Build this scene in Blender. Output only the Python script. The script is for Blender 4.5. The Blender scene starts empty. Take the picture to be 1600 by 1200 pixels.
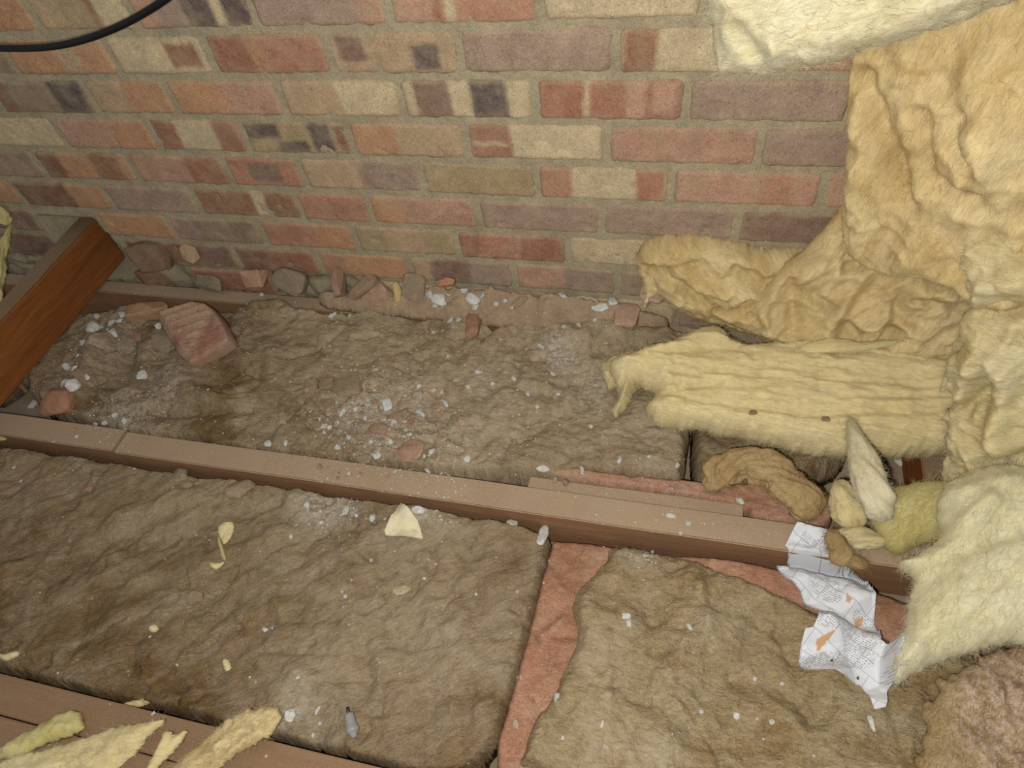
import bpy, bmesh, math, random
import numpy as np
from mathutils import Vector, Matrix
from mathutils.bvhtree import BVHTree

S = bpy.context.scene
COL = S.collection
random.seed(7)
RNG = np.random.default_rng(7)

# ------------------------------------------------------------------ camera, world, flash, exposure
CAM = np.array([0.0201, -0.9822, 1.1141])
RC = np.array([[0.9695718, 0.2168968, -0.1135178],
               [0.0999466, -0.7740114, -0.6252335],
               [-0.2234752, 0.5948631, -0.7721378]])      # rows: right, down, forward
FPX = 1050.75
cd = bpy.data.cameras.new('camera'); cam = bpy.data.objects.new('camera', cd); COL.objects.link(cam)
cd.sensor_width = 36.0; cd.lens = FPX / 1600 * 36.0; cd.clip_start = 0.02
M = Matrix.Identity(4)
for i in range(3):
    M[i][0] = RC[0][i]; M[i][1] = -RC[1][i]; M[i][2] = -RC[2][i]; M[i][3] = CAM[i]
cam.matrix_world = M
S.camera = cam
S.view_settings.view_transform = 'Standard'; S.view_settings.look = 'None'
S.view_settings.exposure = 0.55; S.view_settings.gamma = 1.0
S.view_settings.use_curve_mapping = False
wd = bpy.data.worlds.new('loft_gloom'); S.world = wd; wd.use_nodes = True
wd.node_tree.nodes['Background'].inputs[0].default_value = (0.95, 0.97, 1.0, 1)
wd.node_tree.nodes['Background'].inputs[1].default_value = 0.22
ld = bpy.data.lights.new('phone_flash', 'POINT'); ld.energy = 29.0; ld.shadow_soft_size = 0.012
ld.color = (1.0, 0.965, 0.90)
lo = bpy.data.objects.new('phone_flash', ld); COL.objects.link(lo)
lo.location = Vector(CAM - 0.045 * RC[0] + 0.03 * RC[1])

# ------------------------------------------------------------------ helpers
def lin(c):
    return tuple(((v / 255.0) / 12.92 if v / 255.0 <= 0.04045 else ((v / 255.0 + 0.055) / 1.055) ** 2.4) for v in c)

def ray(px, py):
    d = RC[0] * (px - 800) / FPX + RC[1] * (py - 600) / FPX + RC[2]
    return d

def at(px, py, plane=2, val=0.1):          # photograph point on a level / wall plane
    d = ray(px, py); t = (val - CAM[plane]) / d[plane]
    return CAM + t * d

def at_plane(px, py, o, n, h=0.0):
    d = ray(px, py); t = (np.dot(o - CAM, n) + h) / np.dot(d, n)
    return CAM + t * d

_T = np.random.default_rng(3).permutation(512)
_T = np.concatenate([_T, _T])
_A = np.random.default_rng(4).uniform(0, 2 * np.pi, 512)
_GX, _GY = np.cos(_A), np.sin(_A)
def pn(x, y, seed=0):
    x = np.asarray(x, float) + seed * 17.31; y = np.asarray(y, float) + seed * 9.77
    xi = np.floor(x).astype(int); yi = np.floor(y).astype(int)
    xf = x - xi; yf = y - yi
    u = xf * xf * xf * (xf * (xf * 6 - 15) + 10); v = yf * yf * yf * (yf * (yf * 6 - 15) + 10)
    def g(ix, iy, dx, dy):
        h = _T[(_T[ix & 511] + iy) & 511]
        return _GX[h] * dx + _GY[h] * dy
    a = g(xi, yi, xf, yf); b = g(xi + 1, yi, xf - 1, yf)
    c = g(xi, yi + 1, xf, yf - 1); d = g(xi + 1, yi + 1, xf - 1, yf - 1)
    return ((a + u * (b - a)) * (1 - v) + (c + u * (d - c)) * v) * 1.5
def fbm(x, y, seed=0, o=4, g=0.5):
    s = 0; a = 1.0; t = 0
    for i in range(o):
        s = s + a * pn(x * 2 ** i, y * 2 ** i, seed + i * 3); t += a; a *= g
    return s / t
def ridged(x, y, seed=0, o=3):
    s = 0; a = 1.0; t = 0
    for i in range(o):
        s = s + a * (1 - 2 * np.abs(pn(x * 2 ** i, y * 2 ** i, seed + i * 3))); t += a; a *= 0.5
    return s / t

def mk(name, V, F, mat, parent=None, smooth=True, uv=None, cols=None, attrs=None, origin=None):
    """one mesh object; V in world space, its origin moved to its base (or its parent's)"""
    V = np.asarray(V, float)
    if parent is not None: L = np.array(parent['_o'])
    elif origin is not None: L = np.array(origin, float)
    else: L = np.array([V[:, 0].mean(), V[:, 1].mean(), V[:, 2].min()])
    me = bpy.data.meshes.new(name)
    me.from_pydata((V - L).tolist(), [], [list(map(int, f)) for f in F] if not isinstance(F, np.ndarray) else F.tolist())
    if uv is not None:
        ul = me.uv_layers.new(name='UVMap')
        idx = np.empty(len(me.loops), dtype=np.int32); me.loops.foreach_get('vertex_index', idx)
        ul.data.foreach_set('uv', np.asarray(uv, dtype=np.float32)[idx].ravel())
    if cols is not None:
        a = me.attributes.new('Col', 'FLOAT_COLOR', 'POINT')
        c4 = np.ones((len(V), 4), dtype=np.float32); c4[:, :3] = cols
        a.data.foreach_set('color', c4.ravel())
    for k, v in (attrs or {}).items():
        a = me.attributes.new(k, 'FLOAT', 'POINT'); a.data.foreach_set('value', np.asarray(v, dtype=np.float32))
    if smooth: me.polygons.foreach_set('use_smooth', np.ones(len(me.polygons), dtype=bool))
    if mat: me.materials.append(mat)
    o = bpy.data.objects.new(name, me); COL.objects.link(o)
    if parent is not None: o.parent = parent
    else: o.location = L
    o['_o'] = L.tolist()
    return o

def tag(o, label, cat, group=None, kind=None):
    if label: o['label'] = label
    if cat: o['category'] = cat
    if group: o['group'] = group
    if kind: o['kind'] = kind
    return o
def empty(name, loc):
    o = bpy.data.objects.new(name, None); COL.objects.link(o); o.location = loc; o.empty_display_size = .05
    o['_o'] = list(map(float, loc)); return o

GROUND = []        # (verts, faces) that debris may come to rest on
def ground(V, F): GROUND.append((np.asarray(V), F))

def grid_faces(nu, nv, off=0):
    i, j = np.meshgrid(np.arange(nu - 1), np.arange(nv - 1), indexing='ij')
    a = (i * nv + j).ravel() + off
    return np.stack([a, a + nv, a + nv + 1, a + 1], 1)

# ------------------------------------------------------------------ materials
class N:
    def __init__(s, name, rough=0.95, spec=0.15):
        s.m = bpy.data.materials.new(name); s.m.use_nodes = True; s.t = s.m.node_tree
        s.b = s.t.nodes['Principled BSDF']; s.b.inputs['Roughness'].default_value = rough
        s.b.inputs['Specular IOR Level'].default_value = spec
    def n(s, typ, **k):
        x = s.t.nodes.new(typ)
        for a, v in k.items(): setattr(x, a, v)
        return x
    def l(s, a, b): s.t.links.new(a, b)
    def val(s, sock, v):
        if isinstance(v, bpy.types.NodeSocket): s.l(v, sock)
        else: sock.default_value = v
    def coord(s, kind='Object', scale=(1, 1, 1), rot=(0, 0, 0)):
        c = s.n('ShaderNodeTexCoord'); m = s.n('ShaderNodeMapping')
        m.inputs['Scale'].default_value = scale; m.inputs['Rotation'].default_value = rot
        s.l(c.outputs[kind], m.inputs['Vector']); return m.outputs[0]
    def noise(s, vec, scale, detail=4, rough=0.55, dist=0.0):
        x = s.n('ShaderNodeTexNoise'); s.l(vec, x.inputs['Vector'])
        x.inputs['Scale'].default_value = scale; x.inputs['Detail'].default_value = detail
        x.inputs['Roughness'].default_value = rough; x.inputs['Distortion'].default_value = dist
        return x.outputs['Fac']
    def ramp(s, fac, lo, hi, a=0.0, b=1.0):
        x = s.n('ShaderNodeMapRange'); s.l(fac, x.inputs[0]); x.clamp = True
        for i, v in enumerate((lo, hi, a, b)): x.inputs[i + 1].default_value = v
        return x.outputs[0]
    def mix(s, fac, a, b, mode='MIX'):
        x = s.n('ShaderNodeMix', data_type='RGBA', blend_type=mode)
        s.val(x.inputs['Factor'], fac)
        for sock, v in ((x.inputs['A'], a), (x.inputs['B'], b)):
            s.val(sock, v if isinstance(v, bpy.types.NodeSocket) else (*v, 1.0))
        return x.outputs['Result']
    def math(s, op, a, b=0.0):
        x = s.n('ShaderNodeMath', operation=op); s.val(x.inputs[0], a); s.val(x.inputs[1], b); return x.outputs[0]
    def attr(s, name):
        x = s.n('ShaderNodeAttribute'); x.attribute_name = name; return x
    def base(s, c): s.l(c, s.b.inputs['Base Color'])
    def bump(s, h, strength=0.3, dist=0.01, prev=None):
        x = s.n('ShaderNodeBump'); s.l(h, x.inputs['Height']); x.inputs['Strength'].default_value = strength
        x.inputs['Distance'].default_value = dist
        if prev is not None: s.l(prev, x.inputs['Normal'])
        s.l(x.outputs[0], s.b.inputs['Normal']); return x.outputs[0]
    def grey(s, fac, a, b):      # value to a grey multiplier colour
        v = s.ramp(fac, 0.3, 0.7, a, b); c = s.n('ShaderNodeCombineColor')
        for i in range(3): s.l(v, c.inputs[i])
        return c.outputs[0]

def wool(name, a, b, c, streak=9.0, lump=7.0, spk=0.10, dustc=(202, 196, 184), greyc=(178, 160, 131), fluff=(0.6, 0.005), mott=0.10, sss=0.0, deep=None, pale=(172, 154, 128)):
    k = N(name, 1.0, 0.05)
    uv = k.coord('UV'); st = k.coord('UV', scale=(1.0, streak, 1.0))
    n1 = k.noise(uv, lump, 5, 0.6, 0.6); n2 = k.noise(st, 14.0, 5, 0.6, 0.8)
    n3 = k.noise(st, 160.0, 3, 0.7); n4 = k.noise(uv, 700.0, 2, 0.7); n5 = k.noise(uv, 38.0, 4, 0.65, 0.4)
    col = k.mix(k.ramp(n1, 0.36, 0.64), lin(a), lin(b))
    col = k.mix(k.ramp(n2, 0.50, 0.72, 0, 0.75), col, lin(c))
    n6 = k.noise(st, 75.0, 5, 0.7, 0.6)
    col = k.mix(1.0, col, k.grey(n5, 1 - mott, 1 + mott * .8), 'MULTIPLY')
    col = k.mix(1.0, col, k.grey(n6, 1 - mott * .9, 1 + mott * .8), 'MULTIPLY')
    if deep is not None:
        nd = k.noise(uv, 4.5, 6, 0.68, 0.8); col = k.mix(k.ramp(nd, 0.49, 0.64, 0, .85), col, lin(deep)); nl = k.noise(st, 6.0, 6, 0.7, 0.5)
        col = k.mix(k.ramp(nl, 0.52, 0.70, 0, .7), col, lin(pale))
        ns_ = k.noise(uv, 34, 4, 0.75, 0.3); col = k.mix(k.ramp(ns_, 0.60, 0.72, 0, .7), col, lin((96, 74, 48)))
        n7 = k.noise(uv, 330, 3, 0.75); col = k.mix(1.0, col, k.grey(n7, 0.74, 1.24), 'MULTIPLY')
    col = k.mix(1.0, col, k.grey(n3, 1 - spk, 1 + spk), 'MULTIPLY')
    col = k.mix(1.0, col, k.grey(n4, 1 - spk, 1 + spk), 'MULTIPLY')
    g = k.math('MULTIPLY', k.attr('dustg').outputs['Fac'], k.ramp(k.noise(uv, 50, 6, 0.75), 0.28, 0.60))
    col = k.mix(g, col, lin(greyc))
    w = k.math('MULTIPLY', k.attr('dustw').outputs['Fac'], k.ramp(k.noise(uv, 110, 5, 0.75), 0.42, 0.62))
    col = k.mix(w, col, lin(dustc))
    k.base(col)
    h = k.math('ADD', k.math('MULTIPLY', n5, 1.0), k.math('ADD', k.math('MULTIPLY', n3, 0.35), k.math('MULTIPLY', n4, 0.12)))
    h = k.math('ADD', h, k.math('MULTIPLY', n6, 0.6))
    if sss:
        k.b.inputs['Subsurface Weight'].default_value = sss; k.b.inputs['Subsurface Radius'].default_value = (1.0, .85, .55); k.b.inputs['Subsurface Scale'].default_value = .012
    k.bump(h, fluff[0], fluff[1])
    return k.m

def colmat(name, bumpd=0.0015, spk=0.16, scale=1.0, dust=0.0, spec=0.12, pits=True):
    """stone, brick, mortar: colour from the mesh, grain and pits from noise"""
    k = N(name, 0.95, spec); ob = k.coord('Object')
    col = k.attr('Col').outputs['Color']
    n1 = k.noise(ob, 26 * scale, 5, 0.65); n2 = k.noise(ob, 400 * scale, 3, 0.75); n3 = k.noise(ob, 110 * scale, 4, 0.7)
    col = k.mix(1.0, col, k.grey(n1, 0.84, 1.14), 'MULTIPLY')
    col = k.mix(1.0, col, k.grey(n3, 0.90, 1.08), 'MULTIPLY')
    col = k.mix(1.0, col, k.grey(n2, 1 - spk, 1 + spk), 'MULTIPLY')
    if dust: col = k.mix(k.ramp(k.noise(ob, 20, 7, 0.78), 0.44, 0.64, 0, dust), col, lin((166, 148, 122)))
    if pits:
        p = k.ramp(k.noise(ob, 260 * scale, 3, 0.6), 0.63, 0.70, 0, 0.6)
        col = k.mix(p, col, lin((74, 54, 42)))
    k.base(col)
    k.bump(k.math('ADD', k.math('MULTIPLY', n2, 0.35), n3), 0.7, bumpd)
    return k.m

def timber(name, a, b, dustc, dustamt=0.8, axis=0):
    """sawn wood; dust lies on faces that look up"""
    k = N(name, 0.9, 0.12)
    sc = [22, 22, 22]; sc[axis] = 1.6
    st = k.coord('Object', scale=tuple(sc)); ob = k.coord('Object')
    n1 = k.noise(st, 1.6, 6, 0.65, 1.2); n2 = k.noise(st, 12, 4, 0.7); n3 = k.noise(ob, 420, 3, 0.7); n4 = k.noise(ob, 9, 5, 0.65)
    col = k.mix(k.ramp(n1, 0.32, 0.68), lin(a), lin(b))
    col = k.mix(1.0, col, k.grey(n2, 0.85, 1.12), 'MULTIPLY')
    geo = k.n('ShaderNodeNewGeometry'); sx = k.n('ShaderNodeSeparateXYZ'); k.l(geo.outputs['True Normal'], sx.inputs[0])
    up = k.math('MULTIPLY', k.ramp(sx.outputs['Z'], 0.6, 0.9), k.ramp(n4, 0.25, 0.6, dustamt * 0.75, dustamt))
    col = k.mix(up, col, lin(dustc))
    col = k.mix(1.0, col, k.grey(n3, 0.84, 1.14), 'MULTIPLY')
    k.base(col); k.bump(k.math('ADD', n2, k.math('MULTIPLY', n3, 0.4)), 0.45, 0.0015)
    return k.m

M_WOOL_DIRTY = wool('dirty_brown_wool', (146, 126, 97), (156, 138, 112), (118, 97, 68), 2.0, 9.0, 0.22, fluff=(0.9, 0.008), mott=.19, deep=(104, 82, 48), pale=(178, 161, 138))
M_WOOL_STREAK = wool('streaky_brown_wool', (142, 121, 92), (154, 136, 110), (140, 110, 72), 3.5, 7.0, 0.22, fluff=(0.9, 0.008), mott=.19, deep=(108, 81, 46), pale=(174, 157, 136))
M_WOOL_OLIVE = wool('olive_brown_wool', (158, 138, 103), (166, 149, 118), (138, 114, 78), 2.0, 9.0, 0.20, fluff=(0.9, 0.008), mott=.17, deep=(134, 105, 62), pale=(178, 163, 134))
M_WOOL_PINK = wool('faded_pink_wool', (166, 121, 97), (172, 134, 110), (150, 108, 84), 2.5, 14.0, 0.18, mott=.16, deep=(150, 112, 84), pale=(178, 150, 128))
M_WOOL_GOLD = wool('golden_wool', (198, 174, 122), (216, 196, 150), (182, 152, 96), 4.0, 8.0, 0.09, mott=.09, sss=.35)
M_WOOL_YELLOW = wool('yellow_wool', (224, 206, 154), (229, 214, 168), (210, 186, 128), 14.0, 6.0, 0.09, mott=.08, sss=.35)
M_WOOL_CREAM = wool('cream_wool', (202, 186, 138), (210, 197, 158), (190, 168, 112), 5.0, 7.0, 0.08, mott=.08, sss=.35)
M_WOOL_WHITE = wool('whitish_wool', (204, 194, 158), (210, 202, 174), (194, 180, 136), 5.0, 7.0, 0.08, mott=.07, sss=.35)
M_WOOL_PALEYELLOW = wool('pale_yellow_wool', (217, 208, 166), (222, 215, 184), (206, 191, 138), 10.0, 6.0, 0.09, mott=.08, sss=.35)
M_WOOL_GREEN = wool('greenish_yellow_wool', (194, 182, 120), (204, 193, 144), (184, 164, 96), 4.0, 8.0, 0.08, mott=.08, sss=.35)
M_WOOL_TAN = wool('tan_wool', (160, 134, 94), (174, 150, 110), (138, 112, 74), 4.0, 10.0, 0.16, mott=.14)
M_WOOL_PALE = wool('pinkish_pale_wool', (152, 128, 88), (166, 144, 108), (134, 108, 70), 2.0, 12.0, 0.2, mott=.18, deep=(136, 106, 66), pale=(170, 140, 116), dustc=(196, 172, 156))
M_BRICK = colmat('weathered_brick', spk=.34, dust=0.42)
M_RUBBLE = colmat('broken_brick_and_mortar', 0.0025, 0.2, 1.2, pits=False)
M_WHITE = colmat('white_plaster', 0.001, 0.06, 1.5, pits=False)
M_JOIST = timber('dusty_joist_wood', (128, 95, 68), (148, 112, 82), (166, 145, 120), 0.94)
M_BEAM = timber('red_brown_beam_wood', (118, 70, 34), (146, 90, 46), (134, 116, 92), 0.95, axis=1)
M_PLANK = timber('bare_floor_plank', (128, 94, 68), (142, 108, 80), (138, 116, 92), 0.55)

# ------------------------------------------------------------------ the room shell: ceiling board below, brick wall
def box(name, lo_, hi_, mat, parent=None, seg=(1, 1, 1), wob=0.0, bev=0.002, seed=0):
    bm = bmesh.new(); bmesh.ops.create_cube(bm, size=1.0)
    lo_ = np.array(lo_); hi_ = np.array(hi_)
    for v in bm.verts:
        for i in range(3): v.co[i] = lo_[i] + (v.co[i] + .5) * (hi_[i] - lo_[i])
    long = int(np.argmax(hi_ - lo_))
    if seg[long] > 1:
        es = [e for e in bm.edges if abs((e.verts[0].co - e.verts[1].co)[long]) > 1e-4]
        bmesh.ops.subdivide_edges(bm, edges=es, cuts=seg[long])
    bmesh.ops.bevel(bm, geom=[e for e in bm.edges if e.calc_face_angle(0) > 1], offset=bev, segments=2, affect='EDGES')
    bm.verts.ensure_lookup_table()
    V = np.array([v.co[:] for v in bm.verts]); F = [[v.index for v in f.verts] for f in bm.faces]; bm.free()
    if wob:
        t = V[:, long] * 4
        for i in range(3):
            if i != long: V[:, i] += wob * pn(t, t * 0 + i * 5.1, seed) + 0.25 * wob * pn(t * 6, V[:, 0] * 0 + i, seed + 2)
    ground(V, F)
    return mk(name, V, F, mat, parent, smooth=False)

k = N('dusty_ceiling_board', 0.95); ob_ = k.coord('Object')
k.base(k.mix(k.ramp(k.noise(ob_, 20, 5, .7), .35, .65), lin((128, 112, 92)), lin((150, 134, 112)))); M_BOARD = k.m
fl = box('floor', (-2.25, -1.6, -0.012), (1.55, 0.05, 0.0), M_BOARD); tag(fl, None, None, kind='structure')

# mortar bed of the wall, a relief sheet with a pocket for the beam
XL, XR, ZB, ZT = -2.25, 1.55, 0.0, 1.02
nu, nv = int((XR - XL) / 0.0065), int((ZT - ZB) / 0.0065)
gx, gz = np.meshgrid(np.linspace(XL, XR, nu), np.linspace(ZB, ZT, nv), indexing='ij')
yy = -0.0015 - 0.0026 * fbm(gx * 38, gz * 38, 1, 4, 0.6) - 0.0015 * fbm(gx * 9, gz * 9, 5, 2)
wl = 0.004 * fbm(gx * 25, gz * 25, 8)
pocket = (gx > -1.42 + wl) & (gx < -1.262 + 0.35 * (0.27 - gz) * 0.4 + wl) & (gz > 0.09) & (gz < 0.288 + wl)
yy = np.where(pocket, 0.115, yy)
low = np.clip((0.165 - gz) / 0.02, 0, 1) * (gx < -0.66)        # crumbling foot of the wall
yy = yy + low * (0.02 + 0.02 * fbm(gx * 22, gz * 22, 15))
V = np.stack([gx.ravel(), yy.ravel(), gz.ravel()], 1)
F = grid_faces(nu, nv)[:, ::-1]
mc = np.array(lin((158, 146, 120)))[None] * (1 + 0.14 * fbm(gx * 14, gz * 14, 21, 4)[..., None].reshape(-1, 1))
back = np.stack([V[:, 0], np.full(len(V), 0.14), V[:, 2]], 1)
M_MORTAR = colmat('sandy_mortar', 0.003, 0.26, 1.0, pits=False)
wall = mk('wall_back', V, F, M_MORTAR, cols=mc, origin=(0, 0, 0)); wall['kind'] = 'structure'
ground(V, F.tolist())

PAL = {'O': (174, 132, 99), 'P': (170, 133, 111), 'R': (148, 104, 84), 'C': (188, 170, 136), 'T': (170, 145, 115), 'M': (149, 127, 111),
       'K': (96, 84, 78), 'B': (142, 106, 82), 'L': (156, 137, 104), 'Q': (165, 120, 97), 'G': (140, 122, 100), 'D': (126, 102, 88), 'N': (128, 95, 76)}
ROWS = {  # perpends measured on the photograph (px, py), then one spec per brick from the left, colour bands "X.fraction"
 0: ([(50, 18), (205, 16), (395, 15), (607, 15), (845, 15), (1100, 15)], ['O', 'T.2L.6B.68C', 'P.2M.45K.7C.78K', 'M.8P', 'P.3R.38C.45Q', 'C', 'T']),
 1: ([(20, 95), (178, 90), (327, 82), (514, 82), (719, 84), (962, 84), (1215, 78)], ['G', 'O.5T.7O', 'C.6T.62C/.6,.92,.2,.8,B', 'R.35O.45Q', 'C.04T/.07,.28,.35,.95,D/.66,.86,.1,.7,K', 'M', 'T.04B.25C', 'P']),
 2: ([(147, 157), (270, 154), (441, 154), (628, 157), (837, 157), (1073, 158), (1335, 150)], ['N.2G.65K', 'T.45O', 'O.5P', 'T.5C', 'C.1D.38C.54K.82C', 'R.33C.36R.62P.75R/.8,.95,.2,.9,P', 'M', 'T']),
 3: ([(94, 206), (241, 210), (385, 217), (549, 217), (730, 224), (948, 231), (1187, 231)], ['C', 'P.6O', 'R.28C.72R', 'L/.0,.35,.5,.95,K/.3,.6,.05,.4,K/.65,.85,.1,.95,K/.9,1,.1,.9,N', 'O.4T', 'P.03R.33C/.03,.3,.42,.5,C', 'P', 'M']),
 4: ([(66, 259), (210, 262), (360, 273), (473, 270), (660, 280), (840, 287), (1049, 294), (1284, 301)], ['M', 'N.25O.6B.9O', 'P.6R', 'Q/.3,.75,.2,.8,D', 'T.5M', 'L', 'Q.26C.76Q.97C', 'P.2P.6Q.8P', 'P']),
 5: ([(25, 295), (171, 308), (311, 318), (469, 322), (580, 332), (749, 340), (940, 346), (1152, 350)], ['O', 'N.6O', 'M', 'B.58C.7B', 'Q', 'O.3P', 'D.04M', 'M', 'D']),
 6: ([(10, 340), (148, 345), (273, 360), (410, 360), (558, 378), (716, 385), (887, 392), (1105, 400)], ['D', 'M.6D', 'O', 'M.3G', 'Q.6O', 'L.25L.3T.7L', 'R.2Q.55P.6R', 'C', 'M']),
 7: ([(250, 390), (372, 405), (500, 410), (640, 415), (803, 425), (965, 430)], ['N', 'N.5D', 'N.4R', 'Q.3O', 'T.2D.6M', 'P.5M', 'M', 'D', 'M']),
}
def parse(spec):
    parts = spec.split('/'); bands = []
    s = parts[0]; i = 0
    while i < len(s):
        c = s[i]; j = i + 1
        while j < len(s) and (s[j] == '.' or s[j].isdigit()): j += 1
        bands.append((float(s[i + 1:j]) if j > i + 1 else 1.01, c)); i = j
    pats = [(*[float(q) for q in p.split(',')[:4]], p.split(',')[4]) for p in parts[1:]]
    return bands, pats
BU, BV = 44, 15
def brick(x0, x1, zc, spec, seed, proud, h=0.0655):
    u, v = np.meshgrid(np.linspace(-1, 1, BU), np.linspace(-1, 1, BV), indexing='ij')
    w = x1 - x0
    ax = u * w / 2; az = v * h / 2
    rc = 0.013                                              # knocked-off corners
    cx, cz = w / 2 - rc, h / 2 - rc
    ox, oz = np.maximum(np.abs(ax) - cx, 0), np.maximum(np.abs(az) - cz, 0)
    dd = np.hypot(ox, oz); k_ = np.where(dd > rc * 0.999, rc / np.maximum(dd, 1e-6), 1)
    ax = np.sign(ax) * (np.minimum(np.abs(ax), cx) + ox * k_); az = np.sign(az) * (np.minimum(np.abs(az), cz) + oz * k_)
    X = (x0 + x1) / 2 + ax; Z = zc + az
    e = np.minimum((1 - np.abs(u)) * w / 2, (1 - np.abs(v)) * h / 2)
    lat = np.clip(1 - e / 0.012, 0, 1)
    X = X + lat * 0.0035 * fbm(X * 45, Z * 45, seed, 3); Z = Z + lat * 0.0036 * fbm(X * 40, Z * 40, seed + 9, 3)
    fall = np.clip(e / 0.0055, 0, 1); fall = np.sqrt(1 - (1 - fall) ** 2)
    Y = -(proud * fall) - 0.0011 * fbm(X * 30, Z * 30, seed + 4, 4) - 0.0008 * u * RNG.uniform(-1, 1)
    Y = Y + np.where(fbm(X * 28, Z * 28, seed + 30, 3) > 0.36, 0.0022, 0) * fall
    bands, pats = parse(spec)
    uu = (u + 1) / 2 + 0.016 * fbm(v * 2.2, u * 4, seed + 2, 2) + 0.03 * v * RNG.uniform(-.5, .5); vv = (v + 1) / 2 + 0.05 * pn(u * 6, v, seed + 3)
    C = np.tile(np.array(lin(PAL[bands[-1][1]])), (BU, BV, 1))
    sm_ = lambda t: np.clip(t * 28 + .5, 0, 1)[..., None]
    for b, c in bands[-2::-1]:
        m_ = sm_(b - uu); C = C * (1 - m_) + np.array(lin(PAL[c])) * m_
    for u0, u1, v0, v1, c in pats:
        m_ = sm_(uu - u0) * sm_(u1 - uu) * sm_((vv - v0) * .4) * sm_((v1 - vv) * .4); C = C * (1 - m_) + np.array(lin(PAL[c])) * m_
    C *= (1 + 0.10 * fbm(X * 12, Z * 16, seed + 5, 3))[..., None] * RNG.uniform(0.94, 1.04)
    rim = np.clip(1.15 - e / (0.008 + 0.010 * fbm(X * 30, Z * 30, seed + 6, 3)), 0, 1)[..., None] * 0.6      # mortar smeared on the arris
    C = C * (1 - rim) + np.array(lin((160, 142, 112))) * rim
    Vf = np.stack([X.ravel(), Y.ravel(), Z.ravel()], 1); F = grid_faces(BU, BV)[:, ::-1].tolist()
    ring = [i * BV for i in range(BU)] + [(BU - 1) * BV + j for j in range(1, BV)] + [i * BV + BV - 1 for i in range(BU - 2, -1, -1)] + [j for j in range(BV - 2, 0, -1)]
    n0 = len(Vf); sk = Vf[ring].copy(); sk[:, 1] = 0.02
    F += [[ring[i], n0 + i, n0 + (i + 1) % len(ring), ring[(i + 1) % len(ring)]][::-1] for i in range(len(ring))]
    F.append([n0 + i for i in range(len(ring))])
    o = mk('brick', np.vstack([Vf, sk]), F, M_BRICK, wall, cols=np.vstack([C.reshape(-1, 3), C.reshape(-1, 3)[ring]]))
    ground(np.vstack([Vf, sk]), F)
sd = 40
for r in range(-3, 9):
    zc = 0.5 - (r - 3) * 0.075
    if r in ROWS:
        perp, specs = ROWS[r]
        xs = [at(px, py, 1, 0.0)[0] for px, py in perp]
        bounds = [xs[0] - 0.225] + xs + [xs[-1] + 0.225]
    else:
        bounds = [-2.0 + (0.1125 if r % 2 else 0) + .225 * i for i in range(15)]
        specs = [random.choice('OPTMCRM') for _ in range(14)]
    specs = list(specs)
    while bounds[0] > -2.15: bounds.insert(0, bounds[0] - 0.225); specs.insert(0, 'D' if r > 3 else random.choice('OTM'))
    while bounds[-1] < 1.35: bounds.append(bounds[-1] + 0.225)
    while len(specs) < len(bounds) - 1: specs.append(random.choice('PMT'))
    for i in range(len(bounds) - 1):
        sd += 1
        x0, x1 = bounds[i] + 0.005, bounds[i + 1] - 0.005
        if r in (6, 7):                                       # beam pocket
            if x0 < -1.425 < x1: x1 = -1.43
            elif -1.43 < x0 < -1.25:
                if x1 < -1.2: continue
                x0 = -1.245 + (0.02 if r == 7 else 0)
        if r == 8 and (i % 2 == 0 and x1 < -.6 or -1.5 < x0 < -1.2): continue
        if r == 8 and x0 < -1.2 and x1 > -1.46: continue
        if x1 - x0 < 0.05: continue
        brick(x0, x1, zc + RNG.uniform(-.001, .001), specs[i], sd, RNG.uniform(0.0035, 0.0065) if r < 7 else 0.004)

# ------------------------------------------------------------------ timbers
j = box('wall_joist', (-2.25, -0.046, 0.0), (1.55, -0.008, 0.098), M_JOIST, seg=(40, 1, 1), wob=0.002, seed=3)
tag(j, 'dusty timber joist tight along the foot of the brick wall, under rubble', 'joist')
pj = [at(200, 673, 2, .1), at(1240, 833, 2, .1), at(200, 705, 2, .1), at(1230, 886, 2, .1)]
j = box('floor_joist', (-1.022, -0.470, 0.0), (1.55, -0.420, 0.100), M_JOIST, seg=(30, 1, 1), wob=0.002, seed=8)
tag(j, 'long dusty floor joist crossing the middle of the picture, with white crumbs on it', 'joist')
j = box('floor_joist', (-2.25, -0.468, 0.0), (-1.025, -0.416, 0.0985), M_JOIST, seg=(8, 1, 1), wob=0.002, seed=18)
tag(j, 'short darker length of floor joist butting against the long one, under the tall beam', 'joist')
j = box('floor_joist', (-2.25, -0.932, 0.0), (1.55, -0.880, 0.100), M_PLANK, seg=(30, 1, 1), wob=0.002, seed=28)
tag(j, 'reddish floor joist at the bottom left corner under torn yellow wool', 'joist')
j = box('floor_plank', (-2.25, -1.20, 0.084), (-0.35, -0.9345, 0.104), M_PLANK, seg=(20, 1, 1), wob=0.001, seed=38)
tag(j, 'grey brown plank beside the reddish joist at the bottom left corner', 'plank')
bt = box('batten', (-0.20, -0.4185, 0.0), (0.163, -0.388, 0.082), M_JOIST, seg=(10, 1, 1), wob=0.002, seed=48)
tag(bt, 'short dusty batten lying along the far side of the long floor joist', 'batten')
ng = box('noggin', (0.445, -0.418, 0.0), (0.495, -0.048, 0.085), M_BEAM, seg=(1, 8, 1), wob=0.002, seed=68)
tag(ng, 'short dark noggin timber in the hollow under the right end of the yellow slab', 'timber')
bm_ = box('ceiling_beam', (-1.402, -0.66, 0.1005), (-1.350, 0.075, 0.228), M_BEAM, seg=(1, 16, 1), wob=0.003, bev=0.004, seed=58)
tag(bm_, 'tall red brown beam running out of the brick wall at the left edge', 'beam')

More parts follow.
